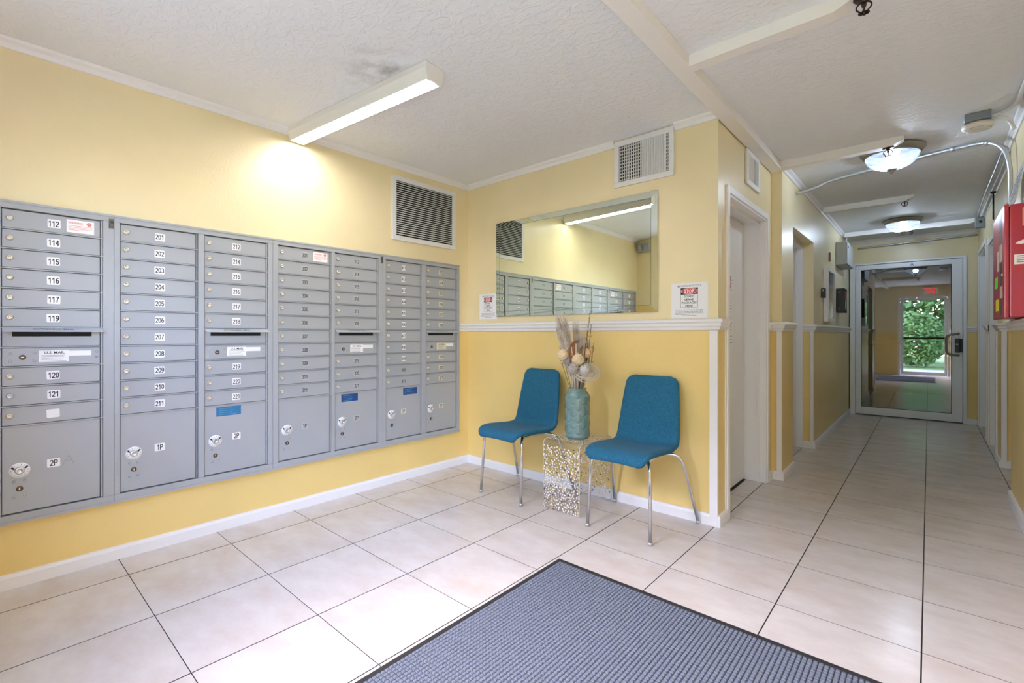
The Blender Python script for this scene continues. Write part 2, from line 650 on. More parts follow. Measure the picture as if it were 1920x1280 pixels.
def text_mesh(body, w, h, plane='left', bold=0.0):
    """flat lettering scaled to w x h, centred; plane left faces +x, back faces -y, front faces +y"""
    key = (body, round(w, 4), round(h, 4), plane)
    if key in TEXT:
        return TEXT[key]
    cu = bpy.data.curves.new('lettering', 'FONT')
    cu.body = body
    cu.size = 1.0
    cu.align_x = 'CENTER'
    cu.offset = bold
    cu.resolution_u = 2
    to = bpy.data.objects.new('lettering', cu)
    COL.objects.link(to)
    me = bpy.data.meshes.new_from_object(to)
    bpy.data.objects.remove(to)
    bpy.data.curves.remove(cu)
    xs = [v.co.x for v in me.vertices]
    ys = [v.co.y for v in me.vertices]
    x0, x1, y0, y1 = min(xs), max(xs), min(ys), max(ys)
    for v in me.vertices:
        tx = ((v.co.x - x0) / (x1 - x0) - 0.5) * w
        ty = ((v.co.y - y0) / (y1 - y0) - 0.5) * h
        if plane == 'left':
            v.co = (0, tx, ty)
        elif plane == 'back':
            v.co = (tx, 0, ty)
        elif plane == 'front':
            v.co = (-tx, 0, ty)
        elif plane == 'right':
            v.co = (0, -tx, ty)
    me.materials.clear()
    TEXT[key] = me
    return me

# ------------------------------------------------------------------ the setting
X1, X2, X3 = 2.14, 2.215, 2.215          # planes of the stepping left wall of the corridor
YB, YF = 2.89, 8.25                    # back wall of the lobby, far wall of the corridor
XR = 3.49                              # near part of the right wall
XQ = 3.53                              # far part of the right wall
Y0 = -0.39                             # front wall
ELEV = (3.07, 3.98)                    # elevator door opening
REC = (4.53, 5.47)                     # second door recess

# floor: slab and separate tiles
floor = struct('floor', MB().box(-0.1, 4.7, Y0 - 0.12, 12.2, -0.12, -0.004), M_GROUT, 'floor of large beige porcelain tiles with thin dark joints')
xs_ = [0.0, 0.244, 0.735, 1.22, 1.655, 2.124, 2.586, 3.05, 3.514, 3.978, 4.44]
ys_ = [Y0 - 0.1, 0.042] + [0.478 + 0.4365 * k for k in range(27)]
TILES = {}
def tile(x0, x1, y0, y1):
    g = 0.0020
    w, d = round(x1 - x0 - 2 * g, 4), round(y1 - y0 - 2 * 0.0012, 4)
    if w < 0.02 or d < 0.02:
        return
    if (w, d) not in TILES:
        b = MB()
        c = 0.0003
        lo = [(-w / 2, -d / 2, -0.004), (w / 2, -d / 2, -0.004), (w / 2, d / 2, -0.004), (-w / 2, d / 2, -0.004)]
        mid = [(p[0], p[1], -c) for p in lo]
        top = [(-w / 2 + c, -d / 2 + c, 0), (w / 2 - c, -d / 2 + c, 0), (w / 2 - c, d / 2 - c, 0), (-w / 2 + c, d / 2 - c, 0)]
        L = [[b.bm.verts.new(p) for p in r] for r in (lo, mid, top)]
        for r0, r1 in zip(L, L[1:]):
            for k in range(4):
                b.bm.faces.new((r0[k], r0[(k + 1) % 4], r1[(k + 1) % 4], r1[k])).material_index = 1
        b.bm.faces.new(L[2])
        TILES[(w, d)] = b.mesh('tile')
    link('tile', TILES[(w, d)], [M_TILE, M_GROUT], floor, ((x0 + x1) / 2, (y0 + y1) / 2, R.uniform(-0.0003, 0.0)))
for i in range(len(xs_) - 1):
    for j in range(len(ys_) - 1):
        x0, x1, y0, y1 = xs_[i], xs_[i + 1], ys_[j], ys_[j + 1]
        if x1 <= 2.13 and y1 > YB:
            if y0 < YB:
                tile(x0, x1, y0, YB)
            if x1 > 2.1 and y0 < REC[1] and y1 > 3.0:
                tile(2.0, x1, max(y0, YB), y1)
            continue
        if x0 > 3.5 and (y1 < 4.5 or y0 > 8.2):
            if x0 < 3.52 and y1 < 4.5:
                continue
            if y1 < 4.5:
                continue
        if x0 > 3.9 and not (4.4 < y0 < 5.9):
            continue
        tile(x0, x1, y0, y1)

struct('ceiling', MB().box(-0.12, 4.8, Y0 - 0.12, 12.2, H, H + 0.12), M_CEIL, 'white textured plaster ceiling')
struct('wall_left', MB().box(-0.12, 0, Y0 - 0.12, YB + 0.12, 0, H), M_WALL, 'yellow wall behind the mailboxes')
struct('wall_back', MB().box(0, 1.86, YB, YB + 0.12, 0, H).box(1.86, X1, YB, ELEV[0], 0, H), M_WALL, 'yellow wall behind the chairs and mirror')
b = MB()
b.box(1.86, X1, ELEV[0], ELEV[1], 2.0, H)
b.box(1.86, X1, ELEV[1], 4.13, 0, H)
b.box(1.86, X2, 4.13, REC[0], 0, H)
b.box(1.86, X2, REC[0], REC[1], 2.03, H)
b.box(1.86, X3, REC[1], YF + 0.12, 0, H)
b.box(1.74, 1.86, YB + 0.14, YF + 0.12, 0, H)
struct('wall_corridor_left', b, M_WALL, 'stepping yellow wall of the corridor with two doors')
b = MB()
b.box(X3, 3.42, YF, YF + 0.12, 2.12, H)
b.box(3.42, 3.75, YF, YF + 0.12, 0, H)
struct('wall_far', b, M_WALL, 'yellow wall around the glass door at the corridor end')
b = MB()
b.box(XR, XR + 0.14, Y0 - 0.12, 4.68, 0, H)
struct('wall_right', b, M_WALL, 'yellow wall carrying the red alarm panel')
b = MB()
b.box(XQ, XQ + 0.14, 5.76, 6.10, 0, H)
b.box(XQ, XQ + 0.14, 6.83, 7.10, 0, H)
b.box(XQ, XQ + 0.14, 8.13, YF, 0, H)
b.box(XQ, XQ + 0.14, 4.68, 5.76, 2.16, H)
b.box(XQ, XQ + 0.14, 6.10, 6.83, 2.03, H)
b.box(XQ, XQ + 0.14, 7.10, 8.13, 2.10, H)
b.box(XQ + 0.14, 4.7, 5.76, 5.88, 0, H)
b.box(XR + 0.14, 4.7, 4.56, 4.68, 0, H)
b.box(4.7, 4.8, 4.56, 5.88, 0, H)
b.box(XQ + 0.22, XQ + 0.30, 5.88, YF + 0.12, 0, H)
struct('wall_corridor_right', b, M_WALL, 'yellow piers between the doorways on the right')
b = MB()
b.box(0, 0.95, Y0 - 0.12, Y0, 0, H)
b.box(0.95, 1.85, Y0 - 0.12, Y0, 0, 1.20)
b.box(0.95, 1.85, Y0 - 0.12, Y0, 2.16, H)
b.box(1.85, 2.42, Y0 - 0.12, Y0, 0, H)
b.box(2.42, XR, Y0 - 0.12, Y0, 2.16, H)
struct('wall_front', b, M_WALL, 'yellow wall beside the street entrance')
# hall beyond the far door
M_BROWN = pbr('terracotta_paint', (0.42, 0.20, 0.11, 1), 0.5)
M_OLIVE = pbr('dull_beige_paint', (0.40, 0.34, 0.22, 1), 0.5)
struct('wall_hall_left', MB().box(1.9, 2.25, YF + 0.12, 12.2, 0, H), M_BROWN, 'terracotta wall of the hall beyond the glass door')
struct('wall_hall_right', MB().box(3.75, 3.9, YF + 0.12, 12.2, 0, H), M_OLIVE, 'dull wall of the hall beyond the glass door')
struct('wall_hall_end', MB().box(2.25, 3.75, 12.0, 12.2, 0, H), M_OLIVE, 'end wall of the hall beyond the glass door')

# base boards, rails, crown
BASE = [(0, 0), (0.016, 0), (0.016, 0.050), (0.010, 0.064), (0, 0.066)]
def base(name, path, label):
    return struct(name, MB().mould(path, BASE), M_TRIM, label)
base('baseboard_left', [(0, Y0), (0, YB - 0.001), (X1, YB - 0.001), (X1, 3.028)], 'white baseboard under the mailboxes and chairs')
base('baseboard_corridor_left', [(X1, 4.021), (X1, 4.13), (X2, 4.13), (X2, REC[0])], 'white baseboard between the two corridor doors')
base('baseboard_corridor_far_left', [(2.13, REC[1]), (X3, REC[1]), (X3, 8.235)], 'white baseboard along the far left corridor wall')
base('baseboard_right', [(3.62, 4.68), (XR, 4.68), (XR, Y0)][1:], 'white baseboard below the red alarm panel')
base('baseboard_pier', [(XQ, 6.095), (XQ, 5.76), (XQ + 0.13, 5.76)], 'white baseboard of the near right pier')
base('baseboard_far', [(3.425, YF), (XQ, YF)], 'white baseboard beside the glass door')
RAIL = [(0, 1.154), (0.010, 1.156), (0.014, 1.172), (0.022, 1.180), (0.024, 1.196), (0.034, 1.204), (0.034, 1.214), (0.026, 1.222), (0, 1.224)]
def rail(name, path, label):
    return struct(name, MB().mould(path, RAIL), M_TRIM, label)
rail('trim_1', [(0, 2.770), (0, YB - 0.001), (X1, YB - 0.001), (X1, 3.028)], 'white chair rail under the mirror')
rail('trim_2', [(X1, 4.021), (X1, 4.13), (X2, 4.13), (X2, REC[0])], 'white chair rail between the two corridor doors')
rail('trim_3', [(2.13, REC[1]), (X3, REC[1]), (X3, 8.235)], 'white chair rail along the far left corridor wall')
rail('trim_4', [(XR, 4.68), (XR, Y0)], 'white chair rail under the red alarm panel')
rail('trim_5', [(XQ, 6.095), (XQ, 5.76), (XQ + 0.13, 5.76)], 'white chair rail of the near right pier')
rail('trim_6', [(XQ, 7.095), (XQ, 6.83)], 'white chair rail of the second right pier')
rail('trim_7', [(3.425, YF), (XQ, YF)], 'white chair rail beside the glass door')
CROWN = [(0, H - 0.042), (0.008, H - 0.042), (0.014, H - 0.022), (0.030, H - 0.012), (0.034, H), (0, H)]
def crown(name, path, label):
    return struct(name, MB().mould(path, CROWN), M_TRIM, label)
crown('trim_8', [(0, Y0), (0, YB - 0.001), (1.462, YB - 0.001)], 'white crown moulding over the mailboxes and mirror')
crown('trim_9', [(1.880, YB - 0.001), (X1, YB - 0.001)], 'short white crown moulding right of the vent')
crown('trim_10', [(X1 + 0.086, 4.13), (X2, 4.13), (X2, REC[1] - 0.3), (X2, 8.24)][1:], 'white crown moulding along the left of the corridor')
crown('trim_11', [(3.62, 4.68), (XR, 4.68), (XR, Y0)][1:], 'white crown moulding over the red alarm panel')
crown('trim_12', [(X3, YF), (XQ, YF)], 'white crown moulding over the glass door')
crown('trim_13', [(XQ, YF), (XQ, 4.70)], 'white crown moulding over the right doorways')
struct('trim_14', MB().box(X1 - 0.001, X2, 4.098, 4.13, H - 0.040, H - 0.0005), M_TRIM, 'short white crown return on the wall step')
# corner strips below the rail
b = MB().box(2.096, X1 + 0.002, YB - 0.020, YB - 0.001, 0, 1.154)
struct('trim_15', b, M_TRIM, 'white corner strip at the end of the lobby wall')
struct('trim_16', MB().box(2.183, X2 + 0.002, 4.112, 4.129, 0, 1.154), M_TRIM, 'white corner strip on the wall step')
struct('trim_17', MB().box(2.190, X3 + 0.002, REC[1] - 0.018, REC[1] - 0.001, 0, 1.154), M_TRIM, 'white corner strip beside the second door')
struct('trim_18', MB().box(XQ - 0.001, XQ + 0.032, 5.742, 5.759, 0, 1.154), M_TRIM, 'white corner strip of the right pier')
struct('trim_19', MB().box(X1, X1 + 0.006, 3.012, 3.028, 0.06, 1.154), M_TRIM, 'narrow white strip beside the elevator casing')
# beam and boxed pipe runs on the ceiling
struct('trim_20', MB().box(X1 + 0.006, 2.226, Y0, 4.118, 2.386, H, 0.003), M_BEAM, 'long white ceiling beam along the lobby edge')
def chase(name, x0, x1, y0, y1, label, z0=2.386):
    # boxed pipe run whose end slants up
    pts = [(x0, y0, z0), (x1 - 0.07, y0, z0), (x1, y0, z0 + 0.03), (x1, y0, H), (x0, y0, H)]
    struct(name, MB().prism(pts, (0, y1 - y0, 0)), M_BEAM, label)
chase('trim_21', 2.226, 2.86, 2.212, 2.275, 'white boxed pipe run across the nearest part of the ceiling')
chase('trim_22', 2.226, 2.945, 4.045, 4.112, 'white boxed pipe run in front of the nearer ceiling lamp')
chase('trim_23', 2.245, 2.96, 5.815, 5.885, 'white boxed pipe run between the two ceiling lamps')
chase('trim_24', 2.245, 3.49, 7.47, 7.53, 'white boxed pipe run behind the farther ceiling lamp')

# door 1: elevator lobby door with casing
d1 = tag(thing('door_1', 'white flush door in white casing beside the lobby wall', None), kind='structure')
b = MB()
y0, y1 = ELEV
b.box(1.955, X1 + 0.004, y0, y0 + 0.012, 0, 2.0)
b.box(1.955, X1 + 0.004, y1 - 0.012, y1, 0, 2.0)
b.box(1.955, X1 + 0.004, y0, y1, 1.986, 2.0)
b.build('jamb', M_TRIM, d1)
b = MB()
b.box(X1, X1 + 0.014, y0 - 0.042, y0, 0, 2.042, 0.003)
b.box(X1, X1 + 0.014, y1, y1 + 0.042, 0, 2.042, 0.003)
b.box(X1, X1 + 0.014, y0, y1, 2.0, 2.042, 0.003)
b.build('casing', M_TRIM, d1)
b = MB()
b.box(2.085, 2.100, y1 - 0.030, y1 - 0.012, 0, 1.986)
b.box(2.085, 2.100, y0 + 0.012, y1 - 0.012, 1.966, 1.986)
b.build('door_stop', M_TRIM, d1)
MB().box(1.955, 1.990, y0 + 0.015, y1 - 0.016, 0.012, 1.982, 0.002).build('door_leaf', M_DOORW, d1)
# certificate and notices on the leaf
for (ya, za, w, h, nm) in ((3.63, 1.50, 0.09, 0.13, 'certificate'), (3.61, 1.33, 0.08, 0.10, 'notice_strip'), (3.62, 1.13, 0.09, 0.20, 'notice_strip')):
    p = MB().box(1.9905, 1.992, ya - w / 2, ya + w / 2, za - h / 2, za + h / 2).build(nm, M_PAPER, d1)
    q = MB()
    for k in range(int(h / 0.025)):
        zz = za + h / 2 - 0.018 - k * 0.024
        q.box(1.992, 1.9924, ya - w * 0.36, ya + w * R.uniform(0.05, 0.36), zz - 0.003, zz + 0.003)
    q.build('print', M_INKG, p)
MB().box(1.992, 1.9925, 3.60, 3.62, 1.51, 1.545).box(1.992, 1.9925, 3.60, 3.62, 1.46, 1.49).build('red_stamp', M_REDINK, d1)

# door 2: in the deep yellow recess
d2 = tag(thing('door_2', 'white door set deep in the yellow recess', None), kind='structure')
b = MB()
b.box(1.90, 2.125, REC[1] - 0.014, REC[1], 0, 2.03)
b.box(1.90, 2.125, REC[0], REC[0] + 0.014, 0, 2.03)
b.box(1.90, 2.125, REC[0] + 0.014, REC[1] - 0.014, 1.99, 2.03)
b.box(2.06, 2.075, REC[1] - 0.03, REC[1] - 0.014, 0, 1.99)
b.build('jamb', M_TRIM, d2)
MB().box(1.90, 1.94, REC[0] + 0.016, REC[1] - 0.016, 0.01, 1.985, 0.002).build('door_leaf', M_DOORW, d2)

# doors on the right
for nm, ya, yb, zt, lab in (('door_3', 6.10, 6.83, 2.03, 'white door in the nearer doorway on the right of the corridor'), ('door_4', 7.10, 8.13, 2.10, 'white door in the doorway next to the glass door')):
    dd = tag(thing(nm, lab, None), kind='structure')
    b = MB()
    b.box(XQ + 0.003, XQ + 0.14, yb - 0.014, yb, 0, zt)
    b.box(XQ + 0.003, XQ + 0.14, ya, ya + 0.014, 0, zt)
    b.box(XQ + 0.003, XQ + 0.14, ya + 0.014, yb - 0.014, zt - 0.014, zt)
    b.build('jamb', M_TRIM, dd)
    b = MB()
    b.box(XQ - 0.012, XQ, yb, yb + (0.05 if yb < 8 else 0.10), 0, zt + 0.05, 0.002)
    b.box(XQ - 0.012, XQ, ya - 0.05, ya, 0, zt + 0.05, 0.002)
    b.box(XQ - 0.012, XQ, ya, yb, zt, zt + 0.05, 0.002)
    b.build('casing', M_TRIM, dd)
    MB().box(XQ + 0.10, XQ + 0.14, ya + 0.016, yb - 0.016, 0.01, zt - 0.016, 0.002).build('door_leaf', M_DOORW, dd)

# door 5: aluminium glass door at the corridor end
M_ALU = pbr('white_aluminium', (0.72, 0.74, 0.78, 1), 0.35, 0.1)
d5 = tag(thing('door_5', 'white framed glass door at the end of the corridor', None), kind='structure')
b = MB()
b.box(X3 + 0.012, 2.288, YF - 0.03, YF + 0.08, 0, 2.118, 0.003)
b.box(3.392, 3.424, YF - 0.03, YF + 0.08, 0, 2.118, 0.003)
b.box(2.288, 3.392, YF - 0.03, YF + 0.08, 2.092, 2.118, 0.003)
b.build('door_frame', M_ALU, d5)
b = MB()
b.box(2.292, 2.352, YF - 0.015, YF + 0.03, 0.012, 2.088, 0.003)
b.box(3.286, 3.388, YF - 0.015, YF + 0.03, 0.012, 2.088, 0.003)
b.box(2.352, 3.286, YF - 0.015, YF + 0.03, 2.024, 2.088, 0.003)
b.box(2.352, 3.286, YF - 0.015, YF + 0.03, 0.012, 0.112, 0.003)
b.build('door_stile', M_ALU, d5)
b = MB()
for (xa, xb, za, zb) in ((2.350, 2.358, 0.11, 2.026), (3.280, 3.288, 0.11, 2.026), (2.358, 3.280, 0.110, 0.118), (2.358, 3.280, 2.018, 2.026)):
    b.box(xa, xb, YF - 0.008, YF + 0.02, za, zb)
b.build('gasket', M_BLACK, d5)
MB().box(2.356, 3.282, YF + 0.003, YF + 0.009, 0.116, 2.020).build('glass_pane', M_DOORGLASS, d5)
b = MB()
b.tube(smooth_path([(3.345, YF - 0.02, 1.135), (3.345, YF - 0.07, 1.135), (3.30, YF - 0.085, 1.125), (3.245, YF - 0.085, 1.10), (3.238, YF - 0.085, 1.0), (3.245, YF - 0.085, 0.89), (3.30, YF - 0.085, 0.865), (3.345, YF - 0.07, 0.86), (3.345, YF - 0.02, 0.86)], 5), 0.013, 10)
b.build('pull_handle', M_NICKEL, d5)
b = MB()
b.box(3.315, 3.362, YF - 0.055, YF - 0.015, 0.895, 1.075, 0.005).box(3.362, 3.385, YF - 0.05, YF - 0.015, 0.90, 1.07, 0.005)
lk = b.build('lock_box', M_BLACK, d5)
MB().lathe([(0.012, 0), (0.012, 0.008), (0.004, 0.009)], 14, 'y', (3.335, YF - 0.055, 1.0)).build('lock_cylinder', M_STEELL, lk)
MB().box(2.352, 3.286, YF + 0.032, YF + 0.065, 0.985, 1.045, 0.004).build('push_bar', M_BLACK, d5)
me = text_mesh('A', 0.035, 0.045, 'back')
link('door_letter', me, M_INK, d5, (2.90, YF - 0.0165, 2.056))

# door 6: street entrance behind the camera, seen in the glass of the far door
d6 = tag(thing('door_6', 'white framed glass street entrance reflected in the far door', None), kind='structure')
b = MB()
b.box(2.42, 2.47, Y0 - 0.10, Y0 - 0.02, 0, 2.16)
b.box(XR - 0.05, XR, Y0 - 0.10, Y0 - 0.02, 0, 2.16)
b.box(2.47, XR - 0.05, Y0 - 0.10, Y0 - 0.02, 2.11, 2.16)
b.build('door_frame', M_ALU, d6)
b = MB()
b.box(2.475, 2.535, Y0 - 0.08, Y0 - 0.04, 0.01, 2.105)
b.box(3.375, 3.435, Y0 - 0.08, Y0 - 0.04, 0.01, 2.105)
b.box(2.535, 3.375, Y0 - 0.08, Y0 - 0.04, 2.045, 2.105)
b.box(2.535, 3.375, Y0 - 0.08, Y0 - 0.04, 0.01, 0.10)
b.build('door_stile', M_ALU, d6)
MB().box(2.535, 3.375, Y0 - 0.064, Y0 - 0.058, 0.10, 2.045).build('glass_pane', M_ENTRYGLASS, d6)
MB().box(2.535, 3.375, Y0 - 0.04, Y0 - 0.015, 0.985, 1.04, 0.004).build('push_bar', M_BLACK, d6)

# unseen window behind the camera, added beside the entrance to let in daylight
w1 = tag(thing('added_window', 'unseen window added beside the street entrance to let in daylight', None), kind='structure')
b = MB()
b.box(0.95, 1.00, Y0 - 0.10, Y0 - 0.02, 1.20, 2.16)
b.box(1.80, 1.85, Y0 - 0.10, Y0 - 0.02, 1.20, 2.16)
b.box(1.00, 1.80, Y0 - 0.10, Y0 - 0.02, 1.20, 1.25)
b.box(1.00, 1.80, Y0 - 0.10, Y0 - 0.02, 2.11, 2.16)
b.build('window_frame', M_ALU, w1)
MB().box(1.00, 1.80, Y0 - 0.064, Y0 - 0.058, 1.25, 2.11).build('glass_pane', M_ENTRYGLASS, w1)

# ------------------------------------------------------------------ mailboxes
ROW0, PITCH, NROW = 1.687, 0.0877, 11
ZP = ROW0 - PITCH * NROW            # 0.722 top of the parcel doors
ZB = 0.334
DOORS = {}
def door_mesh(w, h):
    k = (round(w, 4), round(h, 4))
    if k not in DOORS:
        DOORS[k] = MB().box(0, 0.012, -w / 2, w / 2, -h / 2, h / 2, 0.0018).mesh('mailbox_door')
    return DOORS[k]
LOCK = MB().lathe([(0.0118, 0), (0.0118, 0.004), (0.0098, 0.0075), (0.006, 0.0085), (0.006, 0.0065), (0.0015, 0.006)], 16, 'x').mesh('lock')
LOCK.materials.append(M_BRASS)
LOCKS = LOCK.copy(); LOCKS.materials.clear(); LOCKS.materials.append(M_STEELL)
DLOCK = MB().lathe([(0.0115, 0), (0.0115, 0.003), (0.0095, 0.0042), (0.001, 0.0042)], 16, 'x').mesh('key_lock')
DLOCK.materials.append(M_BRONZE)
KEYWAY = MB().box(0.0042, 0.0048, -0.0018, 0.0018, -0.005, 0.005).mesh('keyway')
KEYWAY.materials.append(M_BRASS)
RIVET = MB().lathe([(0.0060, 0), (0.0055, 0.0015), (0.003, 0.0027), (0.0005, 0.003)], 10, 'x').mesh('rivet')
RIVET.materials.append(M_GREY)
def label_mesh(w, h, m):
    b = MB()
    r = 0.004
    pts = []
    for cy_, cz, a0 in ((w / 2 - r, h / 2 - r, 0), (-w / 2 + r, h / 2 - r, 90), (-w / 2 + r, -h / 2 + r, 180), (w / 2 - r, -h / 2 + r, 270)):
        for s in range(4):
            a = math.radians(a0 + s * 30)
            pts.append((0, cy_ + r * math.cos(a), cz + r * math.sin(a)))
    b.prism(pts, (0.0006, 0, 0))
    me = b.mesh('number_label')
    me.materials.append(m)
    return me
LAB = {'white': label_mesh(0.044, 0.039, M_LABEL), 'small': label_mesh(0.034, 0.037, M_LABEL), 'clear': label_mesh(0.044, 0.039, M_LABELC), 'cream': label_mesh(0.046, 0.036, M_LABELY)}
DISC = MB().lathe([(0.034, 0), (0.034, 0.001), (0.020, 0.0015), (0.001, 0.0015)], 28, 'x').mesh('key_dial'); DISC.materials.append(M_LABEL)
KNOB = MB().lathe([(0.0165, 0), (0.0165, 0.006), (0.0135, 0.009), (0.008, 0.010), (0.008, 0.008), (0.001, 0.008)], 20, 'x').mesh('key_knob'); KNOB.materials.append(M_STEELL)
TICK = MB().box(0, 0.0005, -0.0035, 0.0035, -0.0065, 0.0065).mesh('dial_mark'); TICK.materials.append(M_INK)
RINGT = MB()
for k in range(14):
    a = 2 * math.pi * k / 14 + 0.2
    RINGT.box(0, 0.0004, -0.0012, 0.0012, -0.0022, 0.0022, mat=Matrix.Translation((0, 0.0265 * math.sin(a), 0.0265 * math.cos(a))))
RINGT = RINGT.mesh('dial_print'); RINGT.materials.append(M_INKG)
BLACKT = {}
def put_text(body, w, h, mat, parent, loc, plane='left', bold=0.012):
    if plane == 'left' and all(c in GLYPH for c in body):
        return link('number', digit_mesh(body, h), mat, parent, loc)
    me = text_mesh(body, w, h, plane, bold)
    return link('number' if any(c.isdigit() for c in body) else 'lettering', me, mat, parent, loc)

def mail_unit(y0, y1, cols, label, labs, left_nums, right_nums, opts):
    u = thing('mailbox_unit', label, 'mailbox', (0, y0, 0.292), 0, 'wall mailboxes')
    zo = -0.292
    W = y1 - y0
    # frame: back plate, border, mullions, ledges
    b = MB()
    b.box(0.001, 0.006, 0.001, W - 0.001, 0, 1.429)
    b.box(0.006, 0.030, 0.0005, W - 0.0005, 1.688 + zo, 1.721 + zo, 0.002)
    b.box(0.006, 0.030, 0.0005, W - 0.0005, 0.292 + zo, 0.331 + zo, 0.002)
    (a0, a1), (c0, c1) = [(c[0] - y0, c[1] - y0) for c in cols]
    b.box(0.006, 0.030, 0.0005, a0 - 0.003, 0.331 + zo, 1.688 + zo, 0.002)
    b.box(0.006, 0.030, a1 + 0.011, c0 - 0.003, 0.331 + zo, 1.688 + zo, 0.002)
    b.box(0.006, 0.030, c1 + 0.011, W - 0.0005, 0.331 + zo, 1.688 + zo, 0.002)
    for (p, q) in ((a0, a1), (c0, c1)):
        for r in range(1, NROW + 1):
            zz = ROW0 - PITCH * r + zo
            b.box(0.006, 0.0275, p - 0.003, q + 0.011, zz - 0.0022, zz + 0.0022)
        b.box(0.006, 0.023, q + 0.0035, q + 0.0085, ZB + zo, ROW0 + zo)
    b.build('frame', M_GREY, u)
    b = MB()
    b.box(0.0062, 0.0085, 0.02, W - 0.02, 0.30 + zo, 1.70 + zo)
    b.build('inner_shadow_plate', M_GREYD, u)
    # outer edge strip line
    for za, zb in ((1.712, 1.722), (0.2915, 0.303)):
        MB().box(0.030, 0.0335, 0.0, W, za + zo, zb + zo).build('edge_trim', M_GREY, u)
    def parcel(p, q, txt, blue=None):
        h = ZP - ZB - 0.006
        zc = (ZP + ZB) / 2 + zo
        d = link('parcel_door', door_mesh(q - p, h), M_GREY, u, (0.009, (p + q) / 2, zc))
        oy = p + 0.054 - (p + q) / 2
        dz = 0.523 - (ZP + ZB) / 2
        link('key_dial', DISC, None, d, (0.012, oy, dz))
        link('key_knob', KNOB, None, d, (0.0135, oy, dz))
        link('dial_print', RINGT, None, d, (0.0137, oy, dz))
        for s in (-1, 1):
            link('dial_mark', TICK, None, d, (0.0138, oy + s * 0.021, dz + 0.012), (s * -0.75, 0, 0))
        link('key_lock', DLOCK, None, d, (0.012, oy, 0.441 - (ZP + ZB) / 2))
        link('keyway', KEYWAY, None, d, (0.012, oy, 0.441 - (ZP + ZB) / 2))
        for s in (-1, 1):
            for t in (0.475, 0.408):
                link('rivet', RIVET, None, d, (0.012, oy + s * 0.017, t - (ZP + ZB) / 2))
        link('number_label', LAB[opts.get('parcel', 'white')], None, d, (0.012, 0.0, 0.535 - (ZP + ZB) / 2))
        put_text(txt, 0.036, 0.027, M_INK, d, (0.0128, 0.0, 0.535 - (ZP + ZB) / 2), bold=0.03)
        if opts.get('pencil') and txt == '2P':
            q_ = MB()
            zz = 0.535 - (ZP + ZB) / 2
            for (ya, za, yb, zb) in ((0.030, -0.022, 0.052, 0.026), (0.052, 0.026, 0.070, -0.018), (0.030, -0.002, 0.068, 0.003)):
                n_ = Vector((-(zb - za), yb - ya)).normalized() * 0.0009
                q_.poly([(0.0124, ya + n_.x, zz + za + n_.y), (0.0124, ya - n_.x, zz + za - n_.y), (0.0124, yb - n_.x, zz + zb - n_.y), (0.0124, yb + n_.x, zz + zb + n_.y)])
            q_.build('pencil_letter', M_INKG, d, fix=False)
        if blue:
            ya, w, m = blue
            s_ = MB().box(0.012, 0.0126, ya - w / 2 - y0 - (p + q) / 2, ya + w / 2 - y0 - (p + q) / 2, 0.660 - (ZP + ZB) / 2, 0.712 - (ZP + ZB) / 2).build('blue_sticker', m, d)
            t_ = MB()
            for k in range(4):
                zz = 0.702 - k * 0.011 - (ZP + ZB) / 2
                yy = ya - y0 - (p + q) / 2
                t_.box(0.0126, 0.0129, yy - w * 0.40, yy + w * R.uniform(0.1, 0.42), zz - 0.0016, zz + 0.0010)
            t_.build('sticker_print', pbr('pale_blue_print', (0.10, 0.30, 0.45, 1), 0.5), d)
        return d
    def tenant(p, q, r, num, lab, steel=False):
        zc = ROW0 - PITCH * (r + 0.5) + zo
        d = link('mailbox_door', door_mesh(q - p, PITCH - 0.0085), M_GREY, u, (0.009, (p + q) / 2, zc))
        link('lock', LOCKS if steel else LOCK, None, d, (0.012, p + 0.023 - (p + q) / 2, 0.003))
        if lab:
            link('number_label', LAB[lab], None, d, (0.012, R.uniform(-0.002, 0.002), R.uniform(-0.002, 0.001)), (R.uniform(-0.03, 0.03), 0, 0))
        if num:
            put_text(num, 0.035 if lab != 'small' else 0.030, 0.0255 if lab != 'small' else 0.024, M_INK, d, (0.0129, 0, -0.0005))
        return d
    def warning(d, ya):
        s_ = MB().box(0.012, 0.0126, ya - 0.049, ya + 0.049, -0.030, 0.030).build('warning_sticker', M_LABEL, d)
        put_text('WARNING:', 0.052, 0.009, M_REDINK, d, (0.0129, ya - 0.017, 0.016))
        t_ = MB()
        for k in range(4):
            t_.box(0.0126, 0.0128, ya - 0.043, ya + (0.042 if k < 3 else 0.01), 0.001 - k * 0.0065, 0.0032 - k * 0.0065)
        t_.lathe([(0.009, 0.0126), (0.009, 0.0129), (0.001, 0.0129)], 16, 'x', (0, ya + 0.031, 0.016))
        t_.build('sticker_print', pbr('pink_red_print', (0.72, 0.25, 0.25, 1), 0.5), d)
    for r in range(NROW):
        d = tenant(a0, a1, r, left_nums[r] if left_nums else None, labs[0] if not (opts.get('bare') and r in opts['bare']) else None)
        if r == 0 and opts.get('warn_left'):
            warning(d, 0.105)
    parcel(a0, a1, '1P', opts.get('blue_left'))
    rr = [0, 1, 2, 3, 4, 5, 8, 9, 10]
    for i, r in enumerate(rr):
        d = tenant(c0, c1, r, right_nums[i], labs[1], steel=(opts.get('steel') == i))
        if r == 0 and opts.get('warn_right'):
            warning(d, 0.093)
    parcel(c0, c1, '2P', opts.get('blue_right'))
    # outgoing mail slot with its hood
    zc = ROW0 - PITCH * 6.5 + zo
    d = link('slot_panel', door_mesh(c1 - c0, PITCH - 0.006), M_GREY, u, (0.0075, (c0 + c1) / 2, zc))
    hw = (c1 - c0) / 2
    b = MB()
    zt = PITCH / 2 + 0.002
